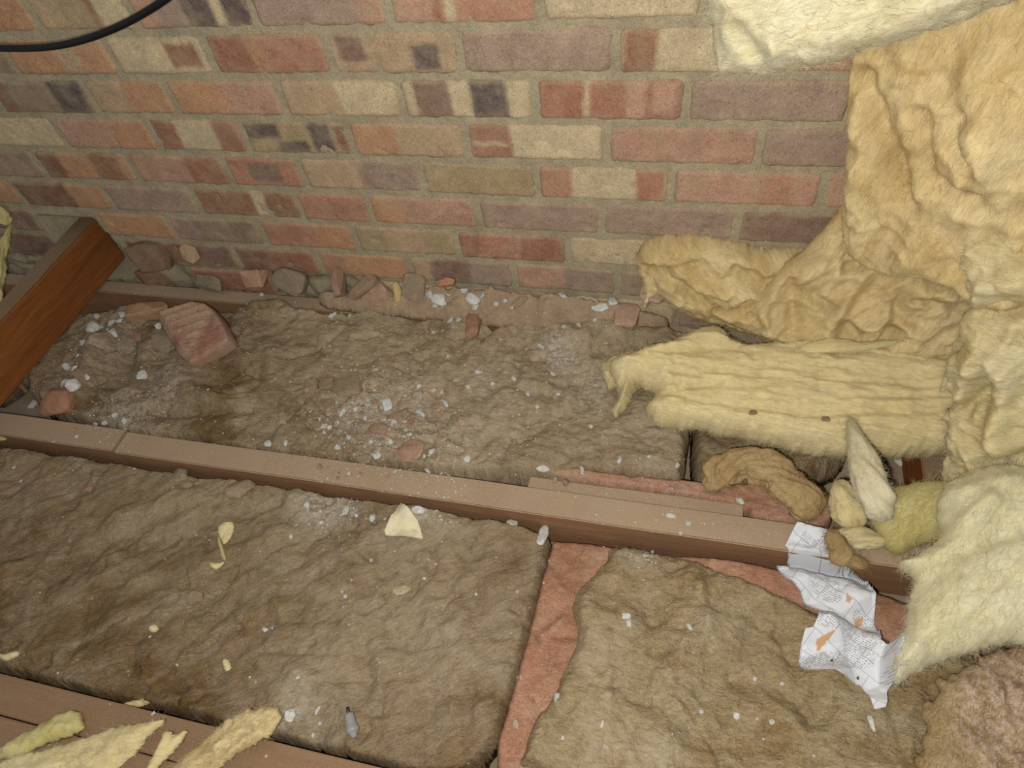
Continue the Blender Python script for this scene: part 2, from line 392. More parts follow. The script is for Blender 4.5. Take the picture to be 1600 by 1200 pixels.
# ------------------------------------------------------------------ soft insulation: height fields over real planes
def polydist(P, poly):
    A = poly; B = np.roll(poly, -1, 0)
    dm = np.full(len(P), 1e9); inside = np.zeros(len(P), bool)
    for a, b in zip(A, B):
        e = b - a; L = (e * e).sum() + 1e-12
        t = np.clip(((P - a) @ e) / L, 0, 1); q = a + t[:, None] * e
        dm = np.minimum(dm, np.hypot(*(P - q).T))
        c = ((a[1] > P[:, 1]) != (b[1] > P[:, 1])) & (P[:, 0] < (b[0] - a[0]) * (P[:, 1] - a[1]) / (b[1] - a[1] + 1e-15) + a[0])
        inside ^= c
    return np.where(inside, dm, -dm)
def linedist(P, line):
    d = np.full(len(P), 1e9)
    for a, b in zip(line[:-1], line[1:]):
        e = b - a; L = (e * e).sum() + 1e-12; t = np.clip(((P - a) @ e) / L, 0, 1)
        d = np.minimum(d, np.hypot(*(P - (a + t[:, None] * e)).T))
    return d
def smoothpoly(p, it=2, k=0.25):
    for _ in range(it):
        q = np.empty((2 * len(p), p.shape[1])); nx = np.roll(p, -1, 0)
        q[0::2] = p * (1 - k) + nx * k; q[1::2] = p * k + nx * (1 - k); p = q
    return p

def slab(name, o, u, v, outline, mat, T=0.06, R=0.04, ctrl=(), ridges=(), lumps=(0.010, 0.05), fold=(0.004, 0.02), streak=(0.0, 0.01, 0.0),
         rag=0.005, res=0.004, seed=1, fdir=0.0, dust=(), grey=(), world=False, parent=None, soft=2, under=0.0, gnd=True, cols=None, fibres=0, fibmat=None, fine=.0022, fuzz=0, cols2=None, creases=0):
    """closed body: a top sheet raised from an outline drawn on the plane (o,u,v), rounded at its edge, folded and lumpy, with an underside"""
    o = np.array(o, float); u = np.array(u, float); u /= np.linalg.norm(u); v = np.array(v, float)
    v -= u * (v @ u); v /= np.linalg.norm(v); n = np.cross(u, v)
    def uvh(p):
        h = p[2] if len(p) > 2 else 0.0
        if world: return (p[0], p[1], h)
        X = at_plane(p[0], p[1], o, n, h) - o
        return (X @ u, X @ v, h)
    OL = np.array([uvh(p) for p in outline])
    CT = np.array([uvh(p) for p in list(outline) + list(ctrl)])
    poly = smoothpoly(OL[:, :2], soft)
    lo_ = poly.min(0) - 0.02; hi_ = poly.max(0) + 0.02
    nu_, nv_ = int((hi_[0] - lo_[0]) / res) + 2, int((hi_[1] - lo_[1]) / res) + 2
    GU, GV = np.meshgrid(lo_[0] + np.arange(nu_) * res, lo_[1] + np.arange(nv_) * res, indexing='ij')
    P = np.stack([GU.ravel(), GV.ravel()], 1)
    d = polydist(P, poly) + rag * (fbm(P[:, 0] * 55, P[:, 1] * 55, seed, 4, 0.6) + 0.6 * pn(P[:, 0] * 18, P[:, 1] * 18, seed + 5))
    D = d.reshape(nu_, nv_); gu, gv = np.gradient(D, res)
    vin = D > 0
    cell = vin[:-1, :-1] | vin[1:, :-1] | vin[1:, 1:] | vin[:-1, 1:]
    use = np.zeros_like(vin)
    use[:-1, :-1] |= cell; use[1:, :-1] |= cell; use[1:, 1:] |= cell; use[:-1, 1:] |= cell
    gl = np.maximum(np.hypot(gu, gv), 0.35)
    outv = use & ~vin
    GU2 = GU - np.where(outv, D * gu / gl ** 2, 0); GV2 = GV - np.where(outv, D * gv / gl ** 2, 0)
    P = np.stack([GU2.ravel(), GV2.ravel()], 1); d = np.maximum(np.where(outv, 0, D).ravel(), 0)
    # base sheet through the given heights
    if np.abs(CT[:, 2]).max() > 1e-6:
        W = 1.0 / (((P[:, None, :] - CT[None, :, :2]) ** 2).sum(2) + 0.0009) ** 1.4
        base = (W * CT[None, :, 2]).sum(1) / W.sum(1)
    else: base = np.zeros(len(P))
    e = np.clip(d / R, 0, 1); prof = np.sqrt(1 - (1 - e) ** 2)
    x, y = P[:, 0], P[:, 1]
    cf, sf = math.cos(fdir), math.sin(fdir); xf = x * cf + y * sf; yf = -x * sf + y * cf
    wx = x + 0.02 * pn(x * 14, y * 14, seed + 40); wy = y + 0.02 * pn(x * 14, y * 14, seed + 41)
    hh = lumps[0] * fbm(wx / lumps[1] / 2, wy / lumps[1] / 2, seed + 11, 3) - fold[0] * (ridged(wx / fold[1] / 2, wy / fold[1] / 2, seed + 17, 2) - .2) * np.clip(.6 + 1.2 * pn(x * 12, y * 12, seed + 8), .1, 1.3)
    hh += fine * fbm(xf * 60, yf * 150, seed + 71, 2)
    if streak[0]: hh -= streak[0] * ridged(xf / (streak[1] * (streak[2] or 8)) + 0.5 * pn(x * 9, y * 9, seed + 3), yf / streak[1] / 2, seed + 23, 3)
    for rd in ridges:
        line = np.array([uvh(p)[:2] for p in rd[0]]); ld_ = linedist(P, line)
        hh += rd[1] * np.exp(-(ld_ / rd[2]) ** 2)
    rc_ = np.random.default_rng(seed + 900); pin = P[d > R]
    for _ in range(creases):
        c = pin[rc_.integers(len(pin))]; th = rc_.normal(fdir, .9); L = rc_.uniform(.008, .03); w_ = rc_.uniform(.003, .007); ph = rc_.uniform(-.5, .5)
        line = np.array([c - L * np.array([math.cos(th), math.sin(th)]), c, c + L * np.array([math.cos(th + ph), math.sin(th + ph)])])
        sel = np.flatnonzero((np.abs(x - c[0]) < L + .02) & (np.abs(y - c[1]) < L + .02))
        hh[sel] -= rc_.uniform(.003, .010) * np.exp(-(linedist(P[sel], line) / w_) ** 2)
    top = base + (T * prof + hh * np.clip(d / (R * 0.6), 0, 1))
    bot = base - under * prof
    top = np.maximum(top, bot + 0.0004 * (d > 0))
    def spots(L):
        a = np.zeros(len(P))
        for sp in L:
            c = np.array(uvh(sp[:2]))[:2] if not world else np.array([*at(sp[0], sp[1], 2, 0.08)[:2]])
            a += sp[3] * np.exp(-(np.hypot(x - c[0], (y - c[1]) * (sp[4] if len(sp) > 4 else 1)) / sp[2]) ** 2)
        return np.clip(a, 0, 1)
    dw, dg = spots(dust), spots(grey)
    ids = np.flatnonzero(use.ravel()); mp = np.full(nu_ * nv_, -1); mp[ids] = np.arange(len(ids))
    inner = use & vin
    iid = np.flatnonzero(inner.ravel()); mb = mp.copy(); mb[iid] = len(ids) + np.arange(len(iid))
    def W3(idx, h): return o + x[idx, None] * u + y[idx, None] * v + h[idx, None] * n
    V = np.vstack([W3(ids, np.where(outv.ravel(), base, top)), W3(iid, bot)])
    ci, cj = np.nonzero(cell); a = ci * nv_ + cj
    Q = np.stack([a, a + nv_, a + nv_ + 1, a + 1], 1)
    Ft = mp[Q]; Fb = mb[Q][:, ::-1]
    F = np.vstack([Ft, Fb])
    UV = np.vstack([np.stack([xf[ids], yf[ids]], 1), np.stack([xf[iid], yf[iid]], 1)]) + seed * 0.37
    at_ = {'dustw': np.concatenate([dw[ids], dw[iid] * 0]), 'dustg': np.concatenate([dg[ids], dg[iid] * 0])}
    cc = None
    if cols is not None:
        cc = np.tile(np.array(lin(cols)), (len(V), 1))
        if cols2 is not None:
            m_ = np.clip(.35 + 2.2 * fbm(UV[:, 0] * 16, UV[:, 1] * 16, seed + 2, 3), 0, 1)[:, None]; cc = cc * (1 - m_) + m_ * np.array(lin(cols2))
        cc = cc * (1 + .1 * fbm(UV[:, 0] * 40, UV[:, 1] * 40, seed, 3))[:, None]
    ob = mk(name, V, F, mat, parent, uv=UV, attrs=at_, cols=cc)
    if gnd: ground(V, F.tolist())
    if fibres or fuzz:
        rid = np.flatnonzero(outv.ravel()); near = np.flatnonzero(use.ravel() & ~outv.ravel())
        g2 = np.stack([gu.ravel(), gv.ravel()], 1)
        pick = np.concatenate([RNG.choice(rid, fibres), RNG.choice(near, fuzz)]).astype(int)
        hz = np.where(outv.ravel(), base, top)
        P0 = o + x[pick, None] * u + y[pick, None] * v + hz[pick, None] * n
        P0[fibres:] += RNG.uniform(-.5, .5, (fuzz, 1)) * res * u + RNG.uniform(-.5, .5, (fuzz, 1)) * res * v
        DV = np.zeros((len(pick), 3))
        DV[:fibres] = -(g2[pick[:fibres], :1] * u + g2[pick[:fibres], 1:] * v) * RNG.uniform(.1, .8, (fibres, 1)) + RNG.normal(0, .55, (fibres, 3)) + np.array([0, 0, -.15])
        fd = (cf * u + sf * v); sg = RNG.choice([-1, 1], (fuzz, 1))
        DV[fibres:] = sg * fd + RNG.normal(0, .45, (fuzz, 3)) + n * RNG.uniform(-.05, .22, (fuzz, 1))
        LN = np.concatenate([RNG.uniform(.003, .009, fibres), RNG.uniform(.008, .022, fuzz)])
        fibre_mesh('loose_fibres', P0, DV, LN, fibmat or mat, ob, np.stack([xf[pick], yf[pick]], 1) + seed * .37)
    return ob

def fibre_mesh(name, P0, DV, LN, mat, parent, UV0, w=0.00018):
    """very fine curled strands, joined: nobody could count them"""
    m = len(P0); DV = DV / (np.linalg.norm(DV, axis=1, keepdims=True) + 1e-9)
    S_ = np.cross(DV, RNG.normal(0, 1, (m, 3))); S_ /= np.linalg.norm(S_, axis=1, keepdims=True) + 1e-9; NN = np.cross(DV, S_)
    curl = RNG.normal(0, .55, (m, 1)); rows = []
    for t, r in ((-.1, 1), (.5, .85), (1.0, .25)):
        c = P0 + DV * (LN * t)[:, None] + S_ * curl * LN[:, None] * max(t, 0) ** 2
        for a in range(3): rows.append(c + w * r * (math.cos(a * 2.094) * S_ + math.sin(a * 2.094) * NN))
    V = np.stack(rows, 1).reshape(-1, 3)
    f = []
    for i in range(2):
        for a in range(3): b = (a + 1) % 3; f.append([i * 3 + a, i * 3 + b, i * 3 + 3 + b, i * 3 + 3 + a])
    F = (np.arange(m)[:, None, None] * 9 + np.array(f)[None]).reshape(-1, 4)
    o = mk(name, V, F, mat, parent, uv=np.repeat(UV0, 9, 0)); o['kind'] = 'stuff'; return o

def worm(name, path, mat, seed=1, nseg=80, ns=48, lump=0.25, squash=1.0, parent=None, gnd=True, fibres=0):
    """a soft twisted strip of wool: a swept round with changing radius; path = (px, py, z, radius)"""
    P = np.array([[*at(p[0], p[1], 2, p[2]), p[3]] for p in path])
    t = np.linspace(0, 1, nseg); tk = np.linspace(0, 1, len(P))
    Q = np.stack([np.interp(t, tk, P[:, i]) for i in range(4)], 1)
    for _ in range(12 if nseg > 40 else 3): Q[1:-1] = (Q[:-2] + 2 * Q[1:-1] + Q[2:]) / 4
    V = []; UV = []; th = np.arange(ns) * 2 * math.pi / ns
    Ltot = np.linalg.norm(np.diff(Q[:, :3], axis=0), axis=1).sum()
    for i in range(nseg):
        a = Q[min(i + 1, nseg - 1), :3] - Q[max(i - 1, 0), :3]; a /= np.linalg.norm(a) + 1e-9
        s = np.cross(a, [0, 0, 1.0]); s /= np.linalg.norm(s) + 1e-9; up = np.cross(s, a)
        endf = math.sqrt(max(0.02, 1 - (2 * abs(t[i] - .5)) ** 6)); X_ = t[i] * Ltot
        r = Q[i, 3] * endf * (1 + lump * fbm(X_ * 22 + np.cos(th) * .8, np.sin(th) * .8 + X_ * 5, seed, 4) - .5 * lump * ridged(X_ * 18 + np.cos(th) * .9, np.sin(th) * .9, seed + 3, 3)) + .0016 * fbm(X_ * 60 + np.cos(th) * 2, np.sin(th) * 4, seed + 9, 2)
        V += (Q[i, :3] + r[:, None] * (np.cos(th)[:, None] * s + squash * np.sin(th)[:, None] * up)).tolist()
        UV += np.stack([np.full(ns, X_ + seed * .31), th / 6.28 * .12], 1).tolist()
    F = []
    for i in range(nseg - 1):
        for q in range(ns):
            b = (q + 1) % ns; F.append([i * ns + q, i * ns + b, i * ns + ns + b, i * ns + ns + q])
    F.append([q for q in range(ns)][::-1]); F.append([(nseg - 1) * ns + q for q in range(ns)])
    ob = mk(name, V, F, mat, parent, uv=UV)
    if gnd: ground(V, F)
    if fibres:
        V = np.array(V); fibres *= 4; ii = RNG.integers(0, nseg, fibres); P0 = V[ii * ns + RNG.integers(0, ns, fibres)]
        DV = (P0 - Q[ii, :3]) * RNG.uniform(0, 60, (fibres, 1)) + RNG.normal(0, .7, (fibres, 3))
        fibre_mesh('loose_fibres', P0, DV, RNG.uniform(.005, .014, fibres), mat, ob, np.array(UV)[ii * ns])
    return ob

WX = (1, 0, 0); WY = (0, 1, 0)
Z0 = (0, 0, 0.002)
DUST1 = [(880, 565, .035, .95), (925, 612, .04, .8), (865, 545, .025, .7), (640, 640, .07, .45), (560, 640, .06, .5), (600, 690, .05, .5), (200, 655, .07, .6), (270, 600, .05, .5),
         (150, 560, .08, .35), (715, 690, .06, .3), (780, 610, .06, .35), (1020, 690, .05, .25), (210, 490, .06, .5), (300, 560, .05, .3), (590, 745, .03, .6)]
GREY1 = [(800, 560, .14, .8), (900, 660, .12, .7), (760, 660, .1, .6), (960, 520, .08, .6), (540, 560, .12, .8), (600, 640, .13, .9), (640, 560, .10, .7), (450, 500, .08, .6), (700, 640, .1, .5), (900, 590, .08, .7), (800, 470, .2, .4), (1020, 650, .1, .6), (560, 480, .1, .7), (350, 640, .1, .25), (720, 720, .08, .5)]
b1 = slab('insulation_batt', Z0, WX, WY, [(-1.40, -0.418), (-1.40, -0.075), (-1.0, -0.065), (-0.90, -0.035), (-0.86, -0.03), (-0.80, -0.045), (-0.68, -0.040), (-0.62, -0.02), (-0.5, -0.038), (-0.44, -0.018), (-0.38, -0.042), (-0.33, -0.045), (-0.28, -0.02), (-0.22, -0.028), (-0.16, -0.034), (-0.12, -0.012), (-0.05, -0.012), (-0.02, -0.03), (0.075, -0.03), (0.072, -0.2), (0.066, -0.366), (0.03, -0.357), (-0.1, -0.360), (-0.15, -0.39), (-0.32, -0.398), (-0.45, -0.418)],
     M_WOOL_DIRTY, T=0.094, R=0.016, world=True, lumps=(0.020, 0.05), fold=(0.006, 0.026), rag=0.006, res=0.003, seed=11, dust=DUST1, grey=GREY1,
     ridges=[([(-.78, -.02), (-.5, -.01)], .012, .035), ([(-.42, -.005), (-.2, .0), (.1, -.01)], .036, .06), ([(-1.08, -.2), (-.93, -.27), (-.83, -.24)], -.022, .03), ([(-1.2, -.12), (-1.13, -.3)], -.02, .02), ([(-1.0, -.36), (-.8, -.33)], -.018, .02), ([(-.9, -.06), (-.84, -.045)], .026, .025),
             ([(-1.02, -.24), (-.9, -.31)], .024, .03), ([(-.20, -.07), (-.08, -.05), (.0, -.06)], .014, .025), ([(-.05, -.13), (.06, -.09)], .014, .02), ([(-.13, -.06), (-.12, -.11)], -.012, .01),
             ([(-1.25, -.2), (-1.2, -.34)], .022, .02), ([(-1.2, -.08), (-1.05, -.095)], -.02, .025), ([(-1.38, -.1), (-1.38, -.4)], -.006, .05), ([(-.55, -.30), (-.3, -.32)], -.006, .05), ([(-.28, -.1), (-.27, -.2), (-.2, -.22)], -.010, .012), ([(-.42, -.08), (-.38, -.2)], -.008, .015)], fibres=500, fuzz=9000, creases=90)
md = slab('mortar_debris', (0, 0, 0.099), WX, WY, [(-0.76, -0.046), (-0.76, 0.004), (0.02, 0.004), (0.0, -0.045), (-0.12, -0.045), (-0.2, -0.052), (-0.4, -0.056), (-0.55, -0.05)], None, T=0.042, R=0.03, world=True, lumps=(.018, .025), fold=(.006, .012), rag=.004, res=.0025, seed=17, cols=(158, 136, 110), fine=.003, ridges=[([(-.52, .0), (.0, .0)], .036, .022), ([(-.44, -.03), (-.1, -.03)], .010, .02)])
md.data.materials.append(M_RUBBLE); tag(md, 'bank of mortar dust and brick dirt heaped on the wall joist', 'debris', kind='stuff')
tag(b1, 'dirty brown insulation batt against the brick wall, strewn with rubble and white crumbs', 'insulation')
b2 = slab('insulation_batt', Z0, WX, WY, [(0.074, -0.372), (0.074, -0.04), (0.36, -0.04), (0.36, -0.25), (0.27, -0.31), (0.19, -0.33)],
     M_WOOL_DIRTY, T=0.078, R=0.02, world=True, lumps=(0.014, 0.05), fold=(0.005, 0.02), res=0.004, seed=12, grey=[(1110, 720, .1, .5)], fibres=80)
b3 = slab('insulation_batt', Z0, WX, WY, [(0.50, -0.415), (0.50, -0.05), (1.45, -0.05), (1.45, -0.415)], M_WOOL_DIRTY, T=0.085, R=0.02, world=True, lumps=(0.018, 0.05), fold=(0.006, 0.025), res=0.006, seed=18)
tag(b3, 'dirty insulation batt beyond the noggin, mostly behind the shaggy cream pile', 'insulation')
b4 = slab('insulation_batt', Z0, WX, WY, [(-2.1, -0.41), (-2.1, -0.06), (-1.46, -0.06), (-1.42, -0.41)], M_WOOL_DIRTY, T=0.08, R=0.02, world=True, lumps=(0.018, 0.05), fold=(0.006, 0.025), res=0.006, seed=19)
tag(b4, 'dark dirty insulation batt on the far left side of the tall beam', 'insulation')
tag(b2, 'dirty brown insulation batt lying beneath the long yellow slab', 'insulation')
p1 = slab('pink_insulation_layer', Z0, WX, WY, [(-0.26, -0.386), (-0.26, -0.36), (0.07, -0.352), (0.19, -0.34), (0.29, -0.32), (0.31, -0.36), (0.30, -0.416), (0.17, -0.416), (0.167, -0.386)],
     M_WOOL_PINK, T=0.082, R=0.010, world=True, lumps=(0.008, 0.03), fold=(0.004, 0.02), rag=.002, res=0.003, seed=13, dust=[(1040, 765, .06, .3)], grey=[(870, 755, .05, .7)])
tag(p1, 'strip of pink wool showing between the brown batt and the short batten', 'insulation')
GREY2 = [(620, 900, .2, .4), (470, 780, .1, .6), (330, 770, .08, .6), (230, 860, .12, .45), (560, 1000, .12, .4), (700, 800, .1, .5), (720, 1010, .12, .35), (450, 1100, .08, .5), (330, 700, .1, .4), (80, 720, .1, .4)]
DUST2 = [(490, 790, .04, .8), (540, 800, .03, .7), (600, 830, .03, .4), (665, 800, .035, .8), (452, 1118, .016, .9), (420, 980, .012, .7), (470, 1090, .03, .5), (430, 690, .05, .3), (490, 1150, .03, .3)]
c1 = slab('insulation_batt', Z0, WX, WY, [(-2.1, -0.474), (-2.1, -0.874), (-0.95, -0.874), (-0.4, -0.874), (-0.168, -0.874), (-0.152, -0.70), (-0.142, -0.50), (-0.15, -0.476), (-0.6, -0.476)],
     M_WOOL_STREAK, T=0.081, R=0.012, world=True, lumps=(0.020, 0.055), fold=(0.006, 0.03), streak=(0.007, 0.022, 5.0), fdir=0.62, rag=0.003, res=0.003, seed=14, dust=DUST2, grey=GREY2,
     ridges=[([(-.75, -.474), (-.2, -.476)], .008, .03), ([(-.95, -.60), (-.8, -.52), (-.68, -.50)], .014, .022), ([(-1.0, -.70), (-.85, -.56)], -.012, .02), ([(-.75, -.66), (-.62, -.57)], .012, .025), ([(-.45, -.80), (-.42, -.87)], -.012, .02),
             ([(-.50, -.78), (-.40, -.80), (-.36, -.86)], .01, .012), ([(-.64, -.86), (-.50, -.86)], .012, .02), ([(-.62, -.50), (-.50, -.53)], .012, .015), ([(-.56, -.62), (-.55, -.70), (-.6, -.78)], -.008, .018),
             ([(-.36, -.60), (-.33, -.66)], -.010, .016), ([(-.26, -.62), (-.2, -.66)], -.010, .018), ([(-.40, -.72), (-.37, -.78)], -.012, .014), ([(-.22, -.74), (-.21, -.80)], -.010, .012)], fibres=400, fuzz=11000, creases=120)
tag(c1, 'large dirty brown insulation batt filling the bay in front of the long joist, bottom left', 'insulation')
p2 = slab('pink_insulation_layer', Z0, WX, WY, [(-0.175, -0.874), (-0.16, -0.70), (-0.15, -0.49), (-0.14, -0.476), (0.45, -0.476), (0.45, -0.60), (0.2, -0.56), (-0.02, -0.54), (-0.04, -0.874)],
     M_WOOL_PINK, T=0.050, R=0.012, world=True, lumps=(0.012, 0.035), fold=(0.004, 0.02), rag=.002, res=0.0035, seed=15,
     ridges=[([(.12, -.495), (.42, -.53)], .016, .03), ([(-.10, -.62), (-.13, -.66), (-.06, -.66)], .01, .01)])
tag(p2, 'long strip of salmon pink wool showing in the gap between the two brown front batts', 'insulation')
c2 = slab('insulation_batt', Z0, WX, WY, [(-0.135, -0.874), (-0.125, -0.77), (-0.10, -0.735), (-0.092, -0.69), (-0.076, -0.645), (-0.10, -0.60), (-0.088, -0.556), (-0.048, -0.51), (-0.058, -0.486), (0.0, -0.474), (0.10, -0.485), (0.17, -0.508), (0.24, -0.527), (0.32, -0.555), (0.40, -0.565), (0.60, -0.55), (1.2, -0.485), (1.45, -0.48), (1.45, -0.874)],
     M_WOOL_OLIVE, T=0.078, R=0.026, world=True, lumps=(0.026, 0.045), fold=(0.009, 0.03), rag=0.004, res=0.003, seed=16, grey=[(930, 1100, .05, .8, .3), (940, 1000, .04, .7), (1020, 860, .05, .5), (1010, 1190, .06, .9), (1200, 1000, .1, .3)], dust=[(1000, 860, .03, .7), (1040, 1180, .03, .3), (985, 970, .01, .5)],
     ridges=[([(-.02, -.69), (-.005, -.80), (.0, -.87)], .006, .01), ([(.0, -.54), (.03, -.60)], -.014, .02), ([(.10, -.56), (.12, -.62)], .016, .04), ([(.12, -.66), (.22, -.68)], -.012, .02), ([(.05, -.72), (.12, -.76), (.2, -.74)], -.012, .02),
             ([(.24, -.60), (.26, -.68)], -.012, .02)], fibres=400, fuzz=9000, creases=80)
tag(c2, 'lumpy olive brown insulation batt in front of the joist, right of the pink strip', 'insulation')

# --- yellow wool heaped at the right, leaning on the wall
lobe = slab('torn_insulation', (0.05, -0.045, 0.10), (1, 0, 0), (0, .22, 1), [(1000, 378), (1020, 366), (1060, 362), (1100, 364), (1140, 372), (1190, 388), (1222, 384), (1262, 388), (1330, 420), (1330, 500), (1210, 520), (1150, 505), (1100, 492), (1060, 478), (1035, 458), (1022, 455), (1008, 482), (998, 455), (1006, 430), (992, 405)],
     M_WOOL_GOLD, T=0.055, R=0.04, ctrl=[(1150, 440, .02)], lumps=(0.022, 0.032), fold=(0.010, 0.024), streak=(.008, .014, 4), fdir=-.6, rag=0.007, res=0.003, seed=21,
     ridges=[([(1010, 385), (1060, 372), (1130, 380), (1200, 400)], .014, .012), ([(1090, 420), (1150, 440), (1180, 425)], .018, .014), ([(1010, 400), (1060, 420), (1100, 450)], -.020, .010), ([(1150, 400), (1190, 420)], -.02, .012), ([(1015, 410), (1030, 450)], -.014, .007), ([(1040, 400), (1090, 395)], -.012, .008)], under=.01, fibres=900, fuzz=3000)
tag(lobe, 'golden torn lobe of insulation slumped against the bricks, left end of the heap', 'insulation')
flap = slab('torn_insulation', (0.25, -0.115, 0.13), (1, -.08, 0), (0, .42, 1), [(1338, 285), (1400, 270), (1480, 290), (1540, 330), (1560, 430), (1540, 520), (1500, 560), (1420, 556), (1330, 545), (1260, 540), (1205, 528), (1170, 515), (1130, 500), (1105, 480), (1150, 478), (1190, 455), (1215, 418), (1262, 385), (1300, 345)],
     M_WOOL_GOLD, T=0.045, R=0.03, ctrl=[(1330, 400, .0), (1450, 430, .04)], lumps=(0.026, 0.03), fold=(0.012, 0.026), streak=(.005, .016, 4), fdir=.9, rag=0.004, res=0.003, seed=22, grey=[(1480, 470, .03, .7), (1300, 470, .02, .4)],
     ridges=[([(1215, 425), (1190, 470), (1205, 515)], .018, .014), ([(1235, 430), (1240, 500)], -.02, .012), ([(1340, 420), (1300, 490), (1280, 520)], .018, .012), ([(1270, 450), (1330, 500)], -.018, .01), ([(1340, 500), (1385, 480), (1420, 505)], .022, .011), ([(1350, 530), (1400, 500)], -.016, .008),
             ([(1310, 420), (1370, 400), (1430, 405)], .016, .012), ([(1320, 408), (1380, 388), (1430, 392)], -.016, .007), ([(1430, 430), (1490, 440), (1510, 420)], .022, .012), ([(1420, 450), (1490, 462)], -.018, .008), ([(1440, 500), (1500, 480), (1530, 500)], .014, .012), ([(1400, 440), (1380, 520)], -.016, .01), ([(1300, 390), (1250, 420)], .014, .02)], under=.015, fibres=700, fuzz=4000)
tag(flap, 'crumpled golden insulation sheet folded in front of the torn lobe, middle of the heap', 'insulation')
hang = slab('hanging_insulation', (0.245, -0.03, 0.45), (0.83, -0.56, 0), (0, .10, 1), [(1338, 90), (1340, 50), (1400, -10), (1480, -60), (1700, -60), (1720, 200), (1700, 420), (1620, 470), (1560, 470), (1500, 440), (1440, 420), (1380, 420), (1330, 380), (1325, 320), (1336, 240), (1338, 160)],
     M_WOOL_GOLD, T=0.06, R=0.035, ctrl=[(1560, 200, .03), (1430, 220, -.01)], lumps=(0.030, 0.045), fold=(0.008, 0.034), streak=(.006, .02, 5), fdir=1.45, rag=0.003, res=0.0035, seed=23,
     ridges=[([(1385, 100), (1400, 180), (1420, 250), (1450, 300)], -.024, .012), ([(1440, 140), (1450, 200), (1455, 250)], .014, .014), ([(1545, 150), (1530, 180), (1535, 200), (1560, 222)], -.024, .010), ([(1350, 240), (1390, 250)], .012, .02), ([(1470, 130), (1500, 145)], .014, .012), ([(1560, 90), (1570, 150), (1590, 210)], .022, .024), ([(1380, 320), (1440, 290)], .014, .03), ([(1480, 150), (1485, 230)], -.014, .008), ([(1500, 260), (1560, 280)], -.016, .012)], under=.01, fibres=500, fuzz=5000)
tag(hang, 'golden insulation sheet hanging down the wall below the cream roll end', 'insulation')
swell = slab('insulation_swell', (0.46, -0.19, 0.48), (0.75, -0.62, 0), (0, .12, 1), [(1530, 175), (1545, 160), (1540, 110), (1560, 70), (1620, 40), (1740, 40), (1760, 330), (1640, 340), (1580, 310), (1560, 270), (1550, 225), (1535, 205)],
     M_WOOL_WHITE, T=0.045, R=0.05, lumps=(0.018, 0.05), fold=(0.005, 0.04), rag=0.003, res=0.0035, seed=42, under=.02, fibres=150, fuzz=2000)
tag(swell, 'whitish swollen bulge of insulation on the hanging sheet at the upper right edge', 'insulation')
roll = slab('insulation_roll_end', (0.12, -0.17, 0.70), (1, -.28, .10), (0.05, .25, 1), [(1112, -10), (1118, 30), (1122, 70), (1136, 116), (1170, 112), (1215, 112), (1270, 100), (1340, 84), (1395, 64), (1470, 38), (1560, 8), (1700, -50), (1750, -180), (1500, -230), (1200, -190), (1105, -100)],
     M_WOOL_WHITE, T=0.10, R=0.06, lumps=(0.022, 0.035), fold=(0.006, 0.03), streak=(.004, .016, 5), fdir=.25, rag=0.007, res=0.0035, seed=24, ridges=[([(1140, 40), (1150, 90)], -.014, .012), ([(1200, 60), (1330, 40), (1450, 10)], .008, .02), ([(1180, 30), (1230, 70), (1220, 90)], -.012, .01)], under=.03, fibres=900, fuzz=3500)
tag(roll, 'pale cream end of an insulation roll jutting in at the top right', 'insulation')
heap = slab('shaggy_insulation', (0.49, -0.275, 0.30), (0.80, -0.55, 0.1), (0, .40, 1), [(1516, 365), (1500, 330), (1530, 335), (1560, 305), (1640, 300), (1720, 400), (1740, 700), (1700, 860), (1560, 850), (1480, 800), (1470, 755), (1480, 730), (1490, 690), (1478, 640), (1500, 620), (1470, 600), (1486, 585), (1478, 560), (1512, 530), (1500, 500), (1520, 470), (1498, 440), (1524, 425), (1494, 395)],
     M_WOOL_CREAM, T=0.05, R=0.045, ctrl=[(1570, 450, .02), (1560, 620, .0)], lumps=(0.034, 0.03), fold=(0.010, 0.03), streak=(.010, .018, 4), fdir=.2, rag=0.012, res=0.0035, seed=25,
     ridges=[([(1510, 420), (1560, 430), (1620, 425)], .026, .02), ([(1500, 475), (1560, 480), (1620, 475)], -.024, .010), ([(1540, 520), (1530, 570), (1500, 620)], .016, .012), ([(1590, 560), (1575, 640), (1580, 680)], .034, .020), ([(1560, 560), (1550, 660)], -.02, .01), ([(1500, 640), (1560, 600)], -.018, .01), ([(1540, 690), (1545, 740)], .024, .014), ([(1500, 330), (1530, 380)], .014, .012), ([(1570, 700), (1620, 690)], -.02, .01)], under=.02, fibres=1200, fuzz=5000)
tag(heap, 'shaggy cream insulation pile at the right edge above the swooping sheet', 'insulation')
